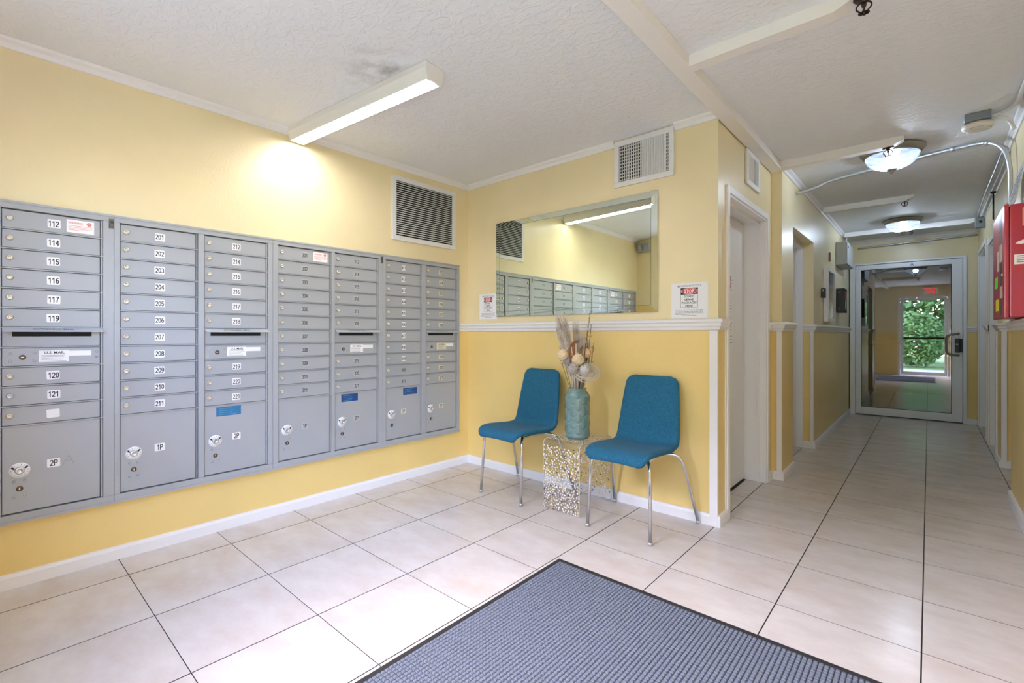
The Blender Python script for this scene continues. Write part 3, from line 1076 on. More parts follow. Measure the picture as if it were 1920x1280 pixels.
    b.prism([(0.010, -hw, zt), (0.046, -hw, zt - 0.018), (0.047, -hw, zt - 0.021), (0.010, -hw, zt - 0.004)], (0, 2 * hw + 0.010, 0))
    b.build('slot_hood', pbr('grey_hood', (0.40, 0.43, 0.46, 1), 0.4), d)
    MB().box(0.012, 0.0125, -0.133, 0.133, zt - 0.042, zt - 0.018, 0.0).build('mail_slot', M_DARK, d)
    me = text_mesh('OUTGOING MAIL', 0.14, 0.013, 'left', 0.01)
    link('lettering', me, M_LABEL if opts.get('white_hood') else M_INK, d, (0.0295, 0.0, zt - 0.0086), (0, -math.radians(63.5), 0))
    # carrier door
    zc = ROW0 - PITCH * 7.5 + zo
    d = link('carrier_door', door_mesh(c1 - c0, PITCH - 0.0085), M_GREY, u, (0.009, (c0 + c1) / 2, zc))
    oy = c0 + 0.063 - (c0 + c1) / 2
    link('key_lock', DLOCK, None, d, (0.012, oy, -0.002))
    link('keyway', KEYWAY, None, d, (0.012, oy, -0.002), (math.pi / 2, 0, 0))
    for yy, zz in ((oy - 0.038, 0.016), (oy - 0.038, -0.018), (oy + 0.038, 0.016), (oy + 0.038, -0.018), (hw - 0.012, 0.018), (hw - 0.012, -0.006)):
        link('rivet', RIVET, None, d, (0.012, yy, zz))
    l0 = c0 + 0.115 - (c0 + c1) / 2
    lm = M_LABELY if opts.get('cream') else M_LABEL
    MB().box(0.012, 0.0126, l0, l0 + 0.100, -0.026, 0.027).build('mail_label', lm, d)
    put_text('U.S. MAIL', 0.068, 0.012, M_INK, d, (0.0129, l0 + 0.052, 0.017), bold=0.02)
    t_ = MB()
    for k in range(5):
        t_.box(0.0126, 0.0129, l0 + 0.008, l0 + R.uniform(0.07, 0.095), 0.0035 - k * 0.0065, 0.0052 - k * 0.0065)
    t_.build('label_print', M_INKG, d)
    MB().box(0.012, 0.0124, l0 + 0.100, l0 + 0.180, 0.0, 0.024).build('torn_label', M_LABEL, d)
    if opts.get('plate'):
        MB().box(0.030, 0.0312, W - 0.021, W - 0.002, 1.654 + zo, 1.702 + zo).build('maker_plate', pbr('dark_plate', (0.06, 0.055, 0.05, 1), 0.35, 0.5, var=(90, (0.25, 0.24, 0.22, 1), 0.7)), u)
    return u
U = [-0.300, 0.4580, 1.217, 2.0030, 2.763]
mail_unit(U[0], U[1], [(-0.268, 0.042), (0.078, 0.405)], 'grey mailbox bank at the left edge with doors 112 to 121', ('white', 'white'), None,
          ['112', '114', '115', '116', '117', '119', '120', '121', ''], {'warn_right': True, 'steel': 7, 'plate': True, 'pencil': True})
mail_unit(U[1], U[2], [(0.483, 0.808), (0.851, 1.178)], 'grey mailbox bank with white labelled doors 201 to 221', ('white', 'white'), [str(201 + k) for k in range(11)],
          ['212', '214', '215', '216', '217', '218', '219', '220', '221'], {'blue_right': (0.974, 0.129, M_BLUEST), 'white_hood': True})
mail_unit(U[2], U[3], [(1.252, 1.588), (1.627, 1.955)], 'grey mailbox bank with doors 301 to 321 and a sticker beside 301', ('clear', 'clear'), [str(301 + k) for k in range(11)],
          ['312', '314', '315', '316', '317', '318', '319', '320', '321'], {'warn_left': True, 'blue_right': (1.738, 0.126, M_BLUEST2), 'steel': 0, 'parcel': 'clear', 'plate': True})
mail_unit(U[3], U[4], [(2.030, 2.352), (2.405, 2.728)], 'grey mailbox bank nearest the corner with doors 401 to 421', ('small', 'cream'), [str(401 + k) for k in range(11)],
          ['412', '414', '415', '416', '417', '418', '419', '420', '421'], {'blue_left': (2.254, 0.132, M_BLUEST2), 'bare': (9, 10), 'cream': True, 'parcel': 'cream'})

# ------------------------------------------------------------------ vents
v = thing('return_air_grille', 'large white louvred grille above the mailboxes near the corner', 'vent', (0, 2.417, 1.85))
def frame_boxes(b, x0, x1, ya, yb, za, zb, w, bev=0.002):
    b.box(x0, x1, ya, yb, zb - w, zb, bev)
    b.box(x0, x1, ya, yb, za, za + w, bev)
    b.box(x0, x1, ya, ya + w, za + w, zb - w, bev)
    b.box(x0, x1, yb - w, yb, za + w, zb - w, bev)
b = MB()
frame_boxes(b, 0.001, 0.013, -0.320, 0.320, 0.003, 0.497, 0.036)
b.build('frame', M_VENT, v)
MB().box(0.001, 0.003, -0.284, 0.284, 0.039, 0.461).build('backing', M_DARK, v)
SL = MB().prism([(0.0, -0.283, 0.0), (0.009, -0.283, -0.0085), (0.0102, -0.283, -0.0075), (0.0012, -0.283, 0.001)], (0, 0.566, 0)).mesh('slat')
SL.materials.append(M_VENT)
for k in range(25):
    link('slat', SL, None, v, (0.0025, 0, 0.456 - k * 0.0166))
for yy, zz in ((-0.25, 0.478), (0.25, 0.478), (-0.25, 0.02), (0.25, 0.02)):
    MB().lathe([(0.005, 0), (0.004, 0.002), (0.0005, 0.0025)], 10, 'x', (0.013, yy, zz)).build('screw', M_STEELL, v)

def supply_register(label, loc, w, h, rotz, opened):
    """faces local -y"""
    v = thing('supply_register', label, 'vent', loc, rotz)
    fw = 0.034
    b = MB()
    b.box(-w / 2, w / 2, -0.014, 0, h - fw, h, 0.002)
    b.box(-w / 2, w / 2, -0.014, 0, 0, fw, 0.002)
    b.box(-w / 2, -w / 2 + fw, -0.014, 0, fw, h - fw, 0.002)
    b.box(w / 2 - fw, w / 2, -0.014, 0, fw, h - fw, 0.002)
    b.build('frame', M_VENT, v)
    MB().box(-w / 2 + fw, w / 2 - fw, -0.002, -0.0005, fw, h - fw).build('backing', M_DARK, v)
    n = int((w - 2 * fw) / 0.0165)
    p = (w - 2 * fw) / n
    me = MB().box(-0.0011, 0.0011, -0.0085, 0.0085, fw, h - fw).mesh('slat')
    me.materials.append(M_VENT)
    me0 = MB().box(-0.0016, 0.0016, -0.0045, 0.0045, fw, h - fw).mesh('slat')
    me0.materials.append(M_VENT)
    for k in range(n):
        x = -w / 2 + fw + (k + 0.5) * p
        a = 0.0 if k in opened else 0.70
        if k > n * 0.45 and k not in opened:
            a = -0.70
        link('slat', me0 if k in opened else me, None, v, (x, -0.009, 0), (0, 0, a * (1.08 + 0.10 * math.sin(k * 2.3))))
    me2 = MB().box(-w / 2 + fw, w / 2 - fw, -0.0042, -0.0022, -0.003, 0.003).mesh('rear_blade')
    me2.materials.append(M_VENT)
    m = int((h - 2 * fw) / 0.021)
    for k in range(m):
        link('rear_blade', me2, None, v, (0, 0, fw + (k + 0.5) * (h - 2 * fw) / m))
    for s in (-1, 1):
        MB().lathe([(0.004, 0), (0.003, 0.002), (0.0005, 0.0022)], 10, 'y', (s * (w / 2 - fw * 0.5), -0.014, h / 2)).build('screw', M_STEELL, v)
    return v
supply_register('white register of upright blades just above the mirror corner', (1.670, YB - 0.001, 2.122), 0.415, 0.308, 0, (1, 2, 3, 4, 5, 20, 21))
supply_register('small white register over the white flush door', (X1 + 0.001, 3.588, 2.145), 0.318, 0.238, math.pi / 2, (13, 14))

# ------------------------------------------------------------------ mirror
mx0, mx1, mz0, mz1 = 0.355, 1.769, 1.275, 2.050
mir = thing('wall_mirror', 'wide frameless mirror hanging above the two blue chairs', 'mirror', ((mx0 + mx1) / 2, YB - 0.001, mz0))
w, h, bv = (mx1 - mx0), (mz1 - mz0), 0.042
MB().box(-w / 2 + 0.01, w / 2 - 0.01, -0.006, 0, 0.01, h - 0.01).build('backing_board', M_BLACK, mir)
yo, yi = -0.0090, -0.0112
inner = [(-w / 2 + bv, yi, bv), (w / 2 - bv, yi, bv), (w / 2 - bv, yi, h - bv), (-w / 2 + bv, yi, h - bv)]
outer = [(-w / 2, yo, 0), (w / 2, yo, 0), (w / 2, yo, h), (-w / 2, yo, h)]
b = MB()
b.poly(inner)
b.bm.faces.ensure_lookup_table()
MB_in = b.build('mirror_glass', M_MIRROR, mir, fix=False)
for k in range(4):
    q = (k + 1) % 4
    b = MB()
    b.poly([outer[k], outer[q], inner[q], inner[k]])
    o1, o2 = outer[k], outer[q]
    b.poly([(o1[0], -0.001, o1[2]), (o2[0], -0.001, o2[2]), o2, o1])
    b.build('bevel_strip', M_MIRROR, mir, fix=False)
M_SEAM = pbr('mirror_edge_green', (0.10, 0.17, 0.13, 1), 0.2, 0.3)
b = MB()
for k in range(4):
    q = (k + 1) % 4
    b.tube([(inner[k][0], yi - 0.0002, inner[k][2]), (inner[q][0], yi - 0.0002, inner[q][2])], 0.0010, 5)
b.build('bevel_line', M_SEAM, mir)

# ------------------------------------------------------------------ notices
def notice(label, x0, z0, w, h, rot=0.0):
    n = thing('paper_notice', label, 'sign', (x0 + w / 2, YB - 0.001, z0), 0, 'delivery notices on the lobby wall')
    MB().box(-w / 2, w / 2, -0.0012, 0, 0, h).build('sheet', M_PAPER, n)
    put_text('IMPORTANT NOTICE', w * 0.66, 0.012, M_INKG, n, (0, -0.0016, h - 0.020), 'back')
    sx0, sx1, sz0, sz1 = -w * 0.235, w * 0.235, h * 0.30, h * 0.855
    sg = MB()
    # outlined panel
    sg.box(sx0, sx1, -0.0015, -0.0012, sz0, sz1, 0.0)
    pn = sg.build('stop_panel_border', M_INK, n)
    zs = sz1 - (sz1 - sz0) * 0.33
    MB().box(sx0 + 0.0015, sx1 - 0.0015, -0.0018, -0.0015, sz0 + 0.0015, zs).build('stop_panel', M_PAPER, n)
    el = MB()
    pts = []
    cz = (sz1 + zs) / 2
    for k in range(28):
        a = 2 * math.pi * k / 28
        pts.append((math.cos(a) * (sx1 - sx0) * 0.48, -0.0018, cz + math.sin(a) * (sz1 - zs) * 0.46))
    el.prism(pts, (0, -0.0002, 0))
    el.build('oval_outline', M_PAPER, n)
    el = MB()
    el.prism([(p[0] * 0.95, -0.0020, cz + (p[2] - cz) * 0.90) for p in pts], (0, -0.0002, 0))
    el.build('red_oval', M_REDINK, n)
    put_text('STOP', (sx1 - sx0) * 0.56, (sz1 - zs) * 0.58, M_LABEL, n, (0, -0.0026, cz), 'back', 0.03)
    lines = (('DO NOT', 0.60), ('LEAVE', 0.52), ('PACKAGES', 0.86), ('HERE', 0.42))
    lh = (zs - sz0) / 4.3
    for k, (t, ww) in enumerate(lines):
        put_text(t, (sx1 - sx0) * ww, lh * 0.66, M_INK, n, (0, -0.0022, zs - lh * (k + 0.65)), 'back', 0.025)
    t_ = MB()
    for k in range(5):
        zz = sz0 - 0.014 - k * 0.0085
        hw = w * (0.40 if k < 4 else 0.2) * R.uniform(0.92, 1.0)
        x = -hw
        while x < hw:
            wd = R.uniform(0.006, 0.016)
            t_.box(x, min(x + wd, hw), -0.0014, -0.0012, zz - 0.0018, zz + 0.0014)
            x += wd + 0.003
    t_.build('small_print', M_INKG, n)
    return n
notice('white stop notice taped up right of the mirror', 1.857, 1.226, 0.225, 0.220)
notice('white stop notice partly behind the left edge of the mirror', 0.150, 1.256, 0.208, 0.216)

# ------------------------------------------------------------------ chairs
def shell_mesh(thick, inset=0.0):
    prof = [(-0.236, 0.414), (-0.240, 0.428), (-0.232, 0.444), (-0.212, 0.455), (-0.16, 0.460), (-0.08, 0.456), (0.0, 0.450), (0.07, 0.446), (0.115, 0.450), (0.145, 0.462), (0.164, 0.484), (0.175, 0.515), (0.186, 0.57), (0.199, 0.64), (0.214, 0.72), (0.230, 0.80), (0.245, 0.868)]
    pts = smooth_path([(0, p[0], p[1]) for p in prof], 4)
    L = [0.0]
    for a, c in zip(pts, pts[1:]):
        L.append(L[-1] + (c - a).length)
    T = L[-1]
    b = MB()
    NV = 16
    def width(s):
        u = s / T
        if u < 0.5:
            w = 0.200 + 0.008 * math.sin(u * math.pi)
        else:
            w = 0.208 - 0.036 * ((u - 0.5) / 0.5) ** 1.3
        for d, r in ((s, 0.06), (T - s, 0.055)):
            if d < r:
                w -= r - math.sqrt(max(0, r * r - (r - d) ** 2))
        return w - inset
    tops, bots = [], []
    n = len(pts)
    for i, p in enumerate(pts):
        t = (pts[min(i + 1, n - 1)] - pts[max(i - 1, 0)]).normalized()
        nn = Vector((0, -t.z, t.y))
        w = width(L[i])
        e = min(L[i], T - L[i])
        ef = math.sqrt(max(0.0, 1 - (1 - min(1, e / 0.016)) ** 2))
        ra, rb = [], []
        for k in range(NV + 1):
            s = -1 + 2 * k / NV
            s = math.sin(s * math.pi / 2) * 0.35 + s * 0.65
            x = s * w
            ed = (1 - abs(s)) * w
            tf = math.sqrt(max(0.0, 1 - (1 - min(1, ed / 0.016)) ** 2)) * ef
            dish = 0.010 * (s * s)
            q = p + Vector((x, 0, 0)) + nn * dish
            ra.append(b.bm.verts.new(q + nn * (thick * 0.5 * tf)))
            rb.append(b.bm.verts.new(q - nn * (thick * 0.5 * tf)))
        tops.append(ra)
        bots.append(rb)
    for g, fl_ in ((tops, False), (bots, True)):
        for i in range(n - 1):
            for k in range(NV):
                vs4 = (g[i][k], g[i][k + 1], g[i + 1][k + 1], g[i + 1][k])
                f = b.bm.faces.new(tuple(reversed(vs4)) if fl_ else vs4)
                f.smooth = True
    bmesh.ops.remove_doubles(b.bm, verts=b.bm.verts, dist=0.0002)
    return b.mesh('upholstered_shell')
SHELL = shell_mesh(0.034)
def chair(label, loc, rot, first=None):
    c = thing('upholstered_chair', label, 'chair', loc, rot, 'blue chairs against the lobby wall')
    link('upholstered_shell', SHELL, M_FAB, c, smooth=True)
    # seam piping along the shell edge
    for s in (-1, 1):
        fl_ = MB().tube([(s * 0.150, -0.150, 0.432), (s * 0.178, -0.185, 0.412), (s * 0.184, -0.192, 0.38), (s * 0.196, -0.214, 0.012)], 0.0095, 12).build('front_leg', M_CHROME, c)
        MB().lathe([(0.0125, 0), (0.0125, 0.012), (0.0105, 0.016)], 14, 'z', (s * 0.1965, -0.2147, 0.0)).build('foot_cap', M_STEELL, fl_)
        path = smooth_path([(s * 0.09, 0.08, 0.424), (s * 0.150, 0.10, 0.424), (s * 0.205, 0.118, 0.418), (s * 0.232, 0.135, 0.385), (s * 0.243, 0.158, 0.32)], 6)
        rl = MB().tube(path + [Vector((s * 0.279, 0.256, 0.012))], 0.0095, 12).build('rear_leg', M_CHROME, c)
        MB().lathe([(0.0125, 0), (0.0125, 0.012), (0.0105, 0.016)], 14, 'z', (s * 0.280, 0.2565, 0.0)).build('foot_cap', M_STEELL, rl)
    b = MB()
    b.box(-0.155, 0.155, -0.155, -0.135, 0.424, 0.436).box(-0.10, 0.10, 0.07, 0.09, 0.416, 0.428)
    b.box(-0.155, -0.135, -0.135, 0.07, 0.424, 0.434).box(0.135, 0.155, -0.135, 0.09, 0.424, 0.434)
    b.build('under_frame', M_CHROME, c)
    return c
chair('blue upholstered chair on the right nearest the corridor', (1.754, 2.604, 0), 0)
chair('blue upholstered chair on the left nearest the mailboxes', (0.866, 2.604, 0), math.radians(-3))

# ------------------------------------------------------------------ acrylic side table
TX0, TX1, TY0, TY1, TZ = 1.173, 1.455, 2.462, 2.856, 0.444
tb = thing('side_table', 'clear acrylic side table with pearly dots between the chairs', 'table', ((TX0 + TX1) / 2, (TY0 + TY1) / 2, 0))
hx, hy = (TX1 - TX0) / 2, (TY1 - TY0) / 2
b = MB()
th = 0.010
prof = [(-hy, 0), (-hy, TZ - 0.03)]
prof += [(-hy + 0.03 - 0.03 * math.cos(a), TZ - 0.03 + 0.03 * math.sin(a)) for a in [math.radians(k * 15) for k in range(1, 7)]]
prof += [(hy - 0.03 + 0.03 * math.sin(a), TZ - 0.03 + 0.03 * math.cos(a)) for a in [math.radians(k * 15) for k in range(0, 7)]]
prof += [(hy, 0)]
inn = [(hy - th, 0), (hy - th, TZ - 0.03)]
inn += [(hy - 0.03 + 0.02 * math.cos(a), TZ - 0.03 + 0.02 * math.sin(a)) for a in [math.radians(k * 15) for k in range(1, 7)]]
inn += [(-hy + 0.03 - 0.02 * math.sin(a), TZ - 0.03 + 0.02 * math.cos(a)) for a in [math.radians(k * 15) for k in range(0, 7)]]
inn += [(-hy + th, 0)]
b.prism([(-hx, p[0], p[1]) for p in prof + inn], (2 * hx, 0, 0))
body = b.build('acrylic_body', M_ACRYL, tb)
edge = MB()
M_ACE = pbr('acrylic_edge', (0.72, 0.74, 0.76, 1), 0.15)
for s in (-1, 1):
    edge.tube([(s * (hx - 0.001), p[0], p[1]) for p in prof], 0.0016, 6)
edge.build('bright_edge', M_ACE, tb)
M_DOTW = pbr('pearl_dot', (0.80, 0.78, 0.76, 1), 0.35)
M_DOTY = pbr('gold_dot', (0.74, 0.60, 0.22, 1), 0.35)
M_DOTB = pbr('smoke_dot', (0.10, 0.08, 0.06, 1), 0.35)
def dots(name, make, n, rmin, rmax, probs):
    b = MB()
    placed = []
    tries = 0
    while len(placed) < n and tries < n * 12:
        tries += 1
        u, v_ = R.random(), R.random()
        p, nx, ny = make(u, v_)
        if any((p - q).length < 0.0125 for q in placed[-220:]):
            continue
        placed.append(p)
        r = R.uniform(rmin, rmax)
        x = R.random()
        mi = 0 if x < probs[0] else (1 if x < probs[0] + probs[1] else 2)
        N = nx.cross(ny)
        vs6 = [b.bm.verts.new(p + (nx * math.cos(k * math.pi / 3) + ny * math.sin(k * math.pi / 3)) * r) for k in range(6)]
        top = b.bm.verts.new(p + N * 0.0012)
        for k in range(6):
            f = b.bm.faces.new((vs6[k], vs6[(k + 1) % 6], top))
            f.material_index = mi
    o = b.build(name, [M_DOTW, M_DOTY, M_DOTB], tb, fix=False)
    o['kind'] = 'stuff'
    return o
VX_, VY_, VZ_ = Vector((1, 0, 0)), Vector((0, 1, 0)), Vector((0, 0, 1))
dots('front_dots', lambda u, v_: (Vector((-hx + 0.006 + u * (2 * hx - 0.012), -hy - 0.0006, 0.006 + v_ * (TZ - 0.04))), VX_, VZ_), 520, 0.0038, 0.0062, (0.66, 0.24))
dots('back_dots', lambda u, v_: (Vector((-hx + 0.006 + u * (2 * hx - 0.012), hy - th - 0.0006, 0.006 + v_ * (TZ - 0.05))), VX_, VZ_), 430, 0.0032, 0.0056, (0.60, 0.28))
dots('top_dots', lambda u, v_: (Vector((-hx + 0.006 + u * (2 * hx - 0.012), -hy + 0.03 + v_ * (2 * hy - 0.06), TZ + 0.0004)), VX_, VY_), 380, 0.0034, 0.0058, (0.66, 0.22))

# ------------------------------------------------------------------ vase and dried bouquet
VC = Vector((1.325, 2.635, TZ + 0.001))
vase = thing('ceramic_vase', 'teal ceramic vase with raised leaf pattern on the acrylic table', 'vase', VC)
def leafy(r, h, a):
    if h < 0.015 or h > 0.285:
        return r
    rows, cols_ = 7, 7
    best = 0.0
    for dr in (0, 1):
        rr = math.floor(h / 0.27 * rows) - dr
        off = 0.5 * (rr % 2)
        u = (a / (2 * math.pi) * cols_ + off) % 1.0 - 0.5
        v_ = (h / 0.27 * rows - rr) / 1.7
        if 0 <= v_ <= 1:
            wd = 0.48 * math.sin(math.pi * min(1, v_ ** 0.8))
            if wd > 0 and abs(u) < wd:
                k = 1 - abs(u) / wd
                best = max(best, (0.35 + 0.65 * k ** 0.5) * (1 - 0.55 * v_) + (0.25 if abs(u) < 0.035 else 0))
    return r + 0.0080 * best
prof = [(0.062, 0.0), (0.071, 0.003), (0.0745, 0.012)]
prof += [(0.0745, 0.012 + k * 0.0046) for k in range(1, 60)]
prof += [(0.073, 0.294), (0.066, 0.304), (0.059, 0.309), (0.058, 0.318), (0.0605, 0.325), (0.0605, 0.330), (0.054, 0.331), (0.052, 0.325), (0.052, 0.25), (0.01, 0.25)]
b = MB()
b.lathe(prof, 84, 'z', (0, 0, 0), 0, leafy)
b.build('vase_body', M_TEAL, vase)

M_GRASS = pbr('dry_grass', (0.50, 0.43, 0.36, 1), 0.9, var=(30, (0.66, 0.60, 0.55, 1), 1.0))
M_STRAW = pbr('pale_straw', (0.66, 0.60, 0.52, 1), 0.85)
M_TWIG = pbr('dark_twig', (0.13, 0.085, 0.05, 1), 0.9)
M_RUST = pbr('rust_pod', (0.26, 0.10, 0.035, 1), 0.8)
M_BALL = pbr('tan_pod', (0.68, 0.47, 0.27, 1), 0.85, bump=(60, 0.6, 0.006))
M_CREAM = pbr('cream_flower', (0.76, 0.62, 0.42, 1), 0.9, bump=(90, 0.8, 0.006))
M_GREYP = pbr('grey_pod', (0.42, 0.38, 0.36, 1), 0.9, bump=(70, 0.8, 0.006))
bq = thing('dried_bouquet', 'dried grasses, pods and wicker curls standing in the teal vase', 'bouquet', VC + Vector((0, 0, 0.262)))
RB = Vector((0.75, 0.66, 0))          # picture-right direction on the floor plan
FB = Vector((-0.66, 0.75, 0))         # away from the viewer
def bp_(u, z, f=0.0):
    """u to the right, z above the vase rim, f away"""
    return RB * u + FB * f + Vector((0, 0, z + 0.068))
b = MB()
for k in range(46):
    u = R.uniform(-0.075, 0.09)
    f = R.uniform(-0.06, 0.06)
    z = R.uniform(0.12, 0.30)
    s = bp_(u * 0.35, -0.06, f * 0.4)
    b.tube(smooth_path([s, bp_(u * 0.5, 0.03, f * 0.6), bp_(u, z, f)], 3), R.uniform(0.0016, 0.0034), 5, True, 0 if R.random() < 0.6 else 1)
o = b.build('stem_bundle', [M_STRAW, M_TWIG], bq)
o['kind'] = 'stuff'
def plume(u, z0, z1, lean, wd, n, mat):
    b = MB()
    for k in range(n):
        t0 = R.uniform(0.0, 0.55)
        a = R.uniform(-1, 1)
        f = R.uniform(-0.5, 0.5) * wd
        base_ = bp_(u + lean * t0 * 0.5 + a * wd * 0.3, z0 + (z1 - z0) * t0, f)
        tip = bp_(u + lean * R.uniform(0.75, 1.0) + a * wd, z0 + (z1 - z0) * R.uniform(0.72, 1.0), f * 1.6)
        mid = (base_ + tip) / 2 + bp_(a * wd * 0.3, -0.068, 0)
        b.tube(smooth_path([base_, mid, tip], 3), 0.0022, 4, True, 0, 0.0005)
    return b.build('grass_plume', mat, bq)
plume(-0.035, 0.10, 0.50, -0.085, 0.035, 170, M_GRASS)
plume(-0.060, 0.14, 0.46, -0.060, 0.030, 70, M_STRAW)
plume(0.045, 0.10, 0.34, 0.020, 0.025, 40, M_GRASS)
plume(-0.010, 0.12, 0.46, 0.000, 0.022, 80, M_GRASS)
plume(0.020, 0.10, 0.40, 0.012, 0.024, 80, M_GRASS)
plume(-0.055, 0.08, 0.30, -0.05, 0.020, 30, M_STRAW)
for (u, z, l, f) in ((0.055, 0.50, 0.03, 0.0), (0.075, 0.42, 0.02, 0.02), (0.06, 0.36, 0.0, -0.02), (-0.085, 0.31, -0.02, 0.0), (-0.095, 0.27, -0.02, 0.02), (-0.06, 0.40, -0.03, 0.02), (0.09, 0.29, 0.02, 0.01)):
    b = MB()
    b.tube(smooth_path([bp_(u * 0.4, -0.03, f), bp_(u, z * 0.55, f), bp_(u + l, z, f)], 5), 0.0018, 5)
    for k in range(9):
        t = 0.45 + 0.06 * k
        p = bp_(u + l * t * 0.8, z * t + 0.02, f)
        b.tube([p, p + RB * R.uniform(-0.018, 0.018) + Vector((0, 0, R.uniform(0.01, 0.03))) + FB * R.uniform(-0.01, 0.01)], 0.0018, 4, True, 0, 0.0005)
    b.build('twig', M_TWIG, bq)
def ball(name, u, z, r, mat, rough, f=-0.03, petals=0):
    b = MB()
    bmesh.ops.create_icosphere(b.bm, subdivisions=3, radius=r)
    c = bp_(u, z, f)
    for v_ in b.bm.verts:
        v_.co = v_.co * (1 + R.uniform(-rough, rough)) + c
    for k in range(petals):
        d = Vector((R.gauss(0, 1), R.gauss(0, 1), R.gauss(0, 1))).normalized()
        q = c + d * r * 0.92
        s = d.cross(Vector((0.3, 0.2, 0.9))).normalized() * r * 0.22
        b.poly([q - s, q + s, q + d * r * 0.28 + s * 0.4])
    return b.build(name, mat, bq, smooth=False)
ball('flower_head', -0.098, 0.222, 0.036, M_CREAM, 0.06, -0.02, 60)
ball('flower_head', -0.002, 0.190, 0.040, M_CREAM, 0.06, -0.05, 70)
ball('seed_pod', 0.058, 0.232, 0.031, M_BALL, 0.01, -0.02)
ball('flower_head', -0.036, 0.128, 0.038, M_GREYP, 0.09, -0.06, 60)
ball('flower_head', -0.066, 0.180, 0.030, M_GREYP, 0.09, 0.0, 30)
ball('woven_ball', 0.038, 0.125, 0.038, pbr('pale_grey_ball', (0.58, 0.57, 0.58, 1), 0.8), 0.05, -0.06, 40)
ball('flower_head', 0.062, 0.175, 0.026, M_GREYP, 0.1, 0.02, 30)
b = MB()
for k in range(4):
    a = R.uniform(-0.02, 0.03)
    b.tube(smooth_path([bp_(-0.03 + a, 0.17, -0.03), bp_(-0.045 + a, 0.26, -0.03), bp_(-0.02 + a, 0.305, -0.035), bp_(-0.005 + a, 0.312, -0.035)], 4), 0.007, 6, True, 0, 0.003)
b.build('rust_leaf', M_RUST, bq)
b = MB()
b.tube(smooth_path([bp_(0.0, 0.18, -0.04), bp_(0.015, 0.25, -0.04), bp_(0.03, 0.28, -0.04)], 4), 0.009, 6, True, 0, 0.003)
b.build('rust_leaf', M_RUST, bq)
for k in range(16):
    rr = R.uniform(0.05, 0.088)
    tilt = R.uniform(-0.5, 0.7)
    cu, cz = 0.045 + R.uniform(-0.02, 0.02), 0.115 + R.uniform(-0.025, 0.02)
    pts = []
    for j in range(26):
        a = 2 * math.pi * j / 25 * 1.02
        pts.append(bp_(cu + math.cos(a) * rr, cz + math.sin(a) * rr * (0.55 + 0.3 * math.sin(tilt)), -0.05 + math.sin(a + tilt) * 0.035))
    MB().tube(pts, 0.0019, 5).build('wicker_curl', M_STRAW, bq)

# ------------------------------------------------------------------ floor mat
MX0, MX1, MY0, MY1 = 1.676, 3.20, 0.10, 1.940
mt = thing('entrance_mat', 'large blue grey ribbed entrance mat with black rubber border', 'mat', ((MX0 + MX1) / 2, (MY0 + MY1) / 2, 0))
hx, hy = (MX1 - MX0) / 2, (MY1 - MY0) / 2
bw = 0.022
b = MB()
for (xa, xb, ya, yb) in ((-hx, hx, hy - bw, hy), (-hx, hx, -hy, -hy + bw), (-hx, -hx + bw, -hy + bw, hy - bw), (hx - bw, hx, -hy + bw, hy - bw)):
    b.box(xa, xb, ya, yb, 0.0005, 0.006, 0.002)
b.build('rubber_border', M_RUB, mt)
MB().box(-hx + bw, hx - bw, -hy + bw, hy - bw, 0.0005, 0.005).build('mat_base', M_MATB, mt)
b = MB()
p = 0.0160
nx, ny = int((2 * hx - 2 * bw) / p), int((2 * hy - 2 * bw) / p)
verts, faces = [], []
for i in range(nx):
    for j in range(ny):
        cx, cy2 = -hx + bw + (i + 0.5) * p, -hy + bw + (j + 0.5) * p
        s0, s1, zt = 0.0066, 0.0045, 0.0088 + R.uniform(-0.0006, 0.0006)
        k = len(verts)
        verts += [(cx - s0, cy2 - s0, 0.005), (cx + s0, cy2 - s0, 0.005), (cx + s0, cy2 + s0, 0.005), (cx - s0, cy2 + s0, 0.005),
                  (cx - s1, cy2 - s1, zt), (cx + s1, cy2 - s1, zt), (cx + s1, cy2 + s1, zt), (cx - s1, cy2 + s1, zt)]
        faces += [(k + 4, k + 5, k + 6, k + 7), (k, k + 1, k + 5, k + 4), (k + 1, k + 2, k + 6, k + 5), (k + 2, k + 3, k + 7, k + 6), (k + 3, k, k + 4, k + 7)]
b.bm.free()
me = bpy.data.meshes.new('raised_squares')
me.from_pydata(verts, [], faces)
o = link('raised_squares', me, M_MATT, mt)
o['kind'] = 'stuff'

# ------------------------------------------------------------------ lights
fl = thing('fluorescent_light', 'long white fluorescent ceiling fixture over the mailboxes', 'ceiling light', (0.022, 1.368, H), math.atan2(0.115, 1.245))
LEN = 1.245
top = [(-0.068, 0), (0.068, 0)]
def trap(x, a, z0, c, z1):
    return [(x, -a, z0), (x, a, z0), (x, c, z1), (x, -c, z1)]
b = MB()
b.box(0.0, LEN, -0.062, 0.062, -0.030, -0.0005, 0.003)
for s in (-1, 1):
    b.prism([(0.012, s * 0.062, -0.030), (0.012, s * 0.062, -0.026), (0.012, s * 0.045, -0.080), (0.012, s * 0.042, -0.080)], (LEN - 0.024, 0, 0))
b.build('housing', pbr('fixture_enamel', (0.80, 0.79, 0.77, 1), 0.4), fl)
for x in (0.0, LEN - 0.012):
    MB().prism([(x, -0.0625, -0.029), (x, 0.0625, -0.029), (x, 0.047, -0.082), (x, -0.047, -0.082)], (0.012, 0, 0)).build('end_cap', pbr('fixture_enamel', (0.8, 0.8, 0.8, 1)), fl)
b = MB()
pts = [(0.012, -0.044, -0.078)] + [(0.012, -0.044 + 0.088 * k / 8, -0.078 - 0.006 * math.sin(math.pi * k / 8)) for k in range(1, 8)] + [(0.012, 0.044, -0.078)]
b.prism(pts, (LEN - 0.024, 0, 0))
b.build('diffuser_lens', M_FLUOR, fl)

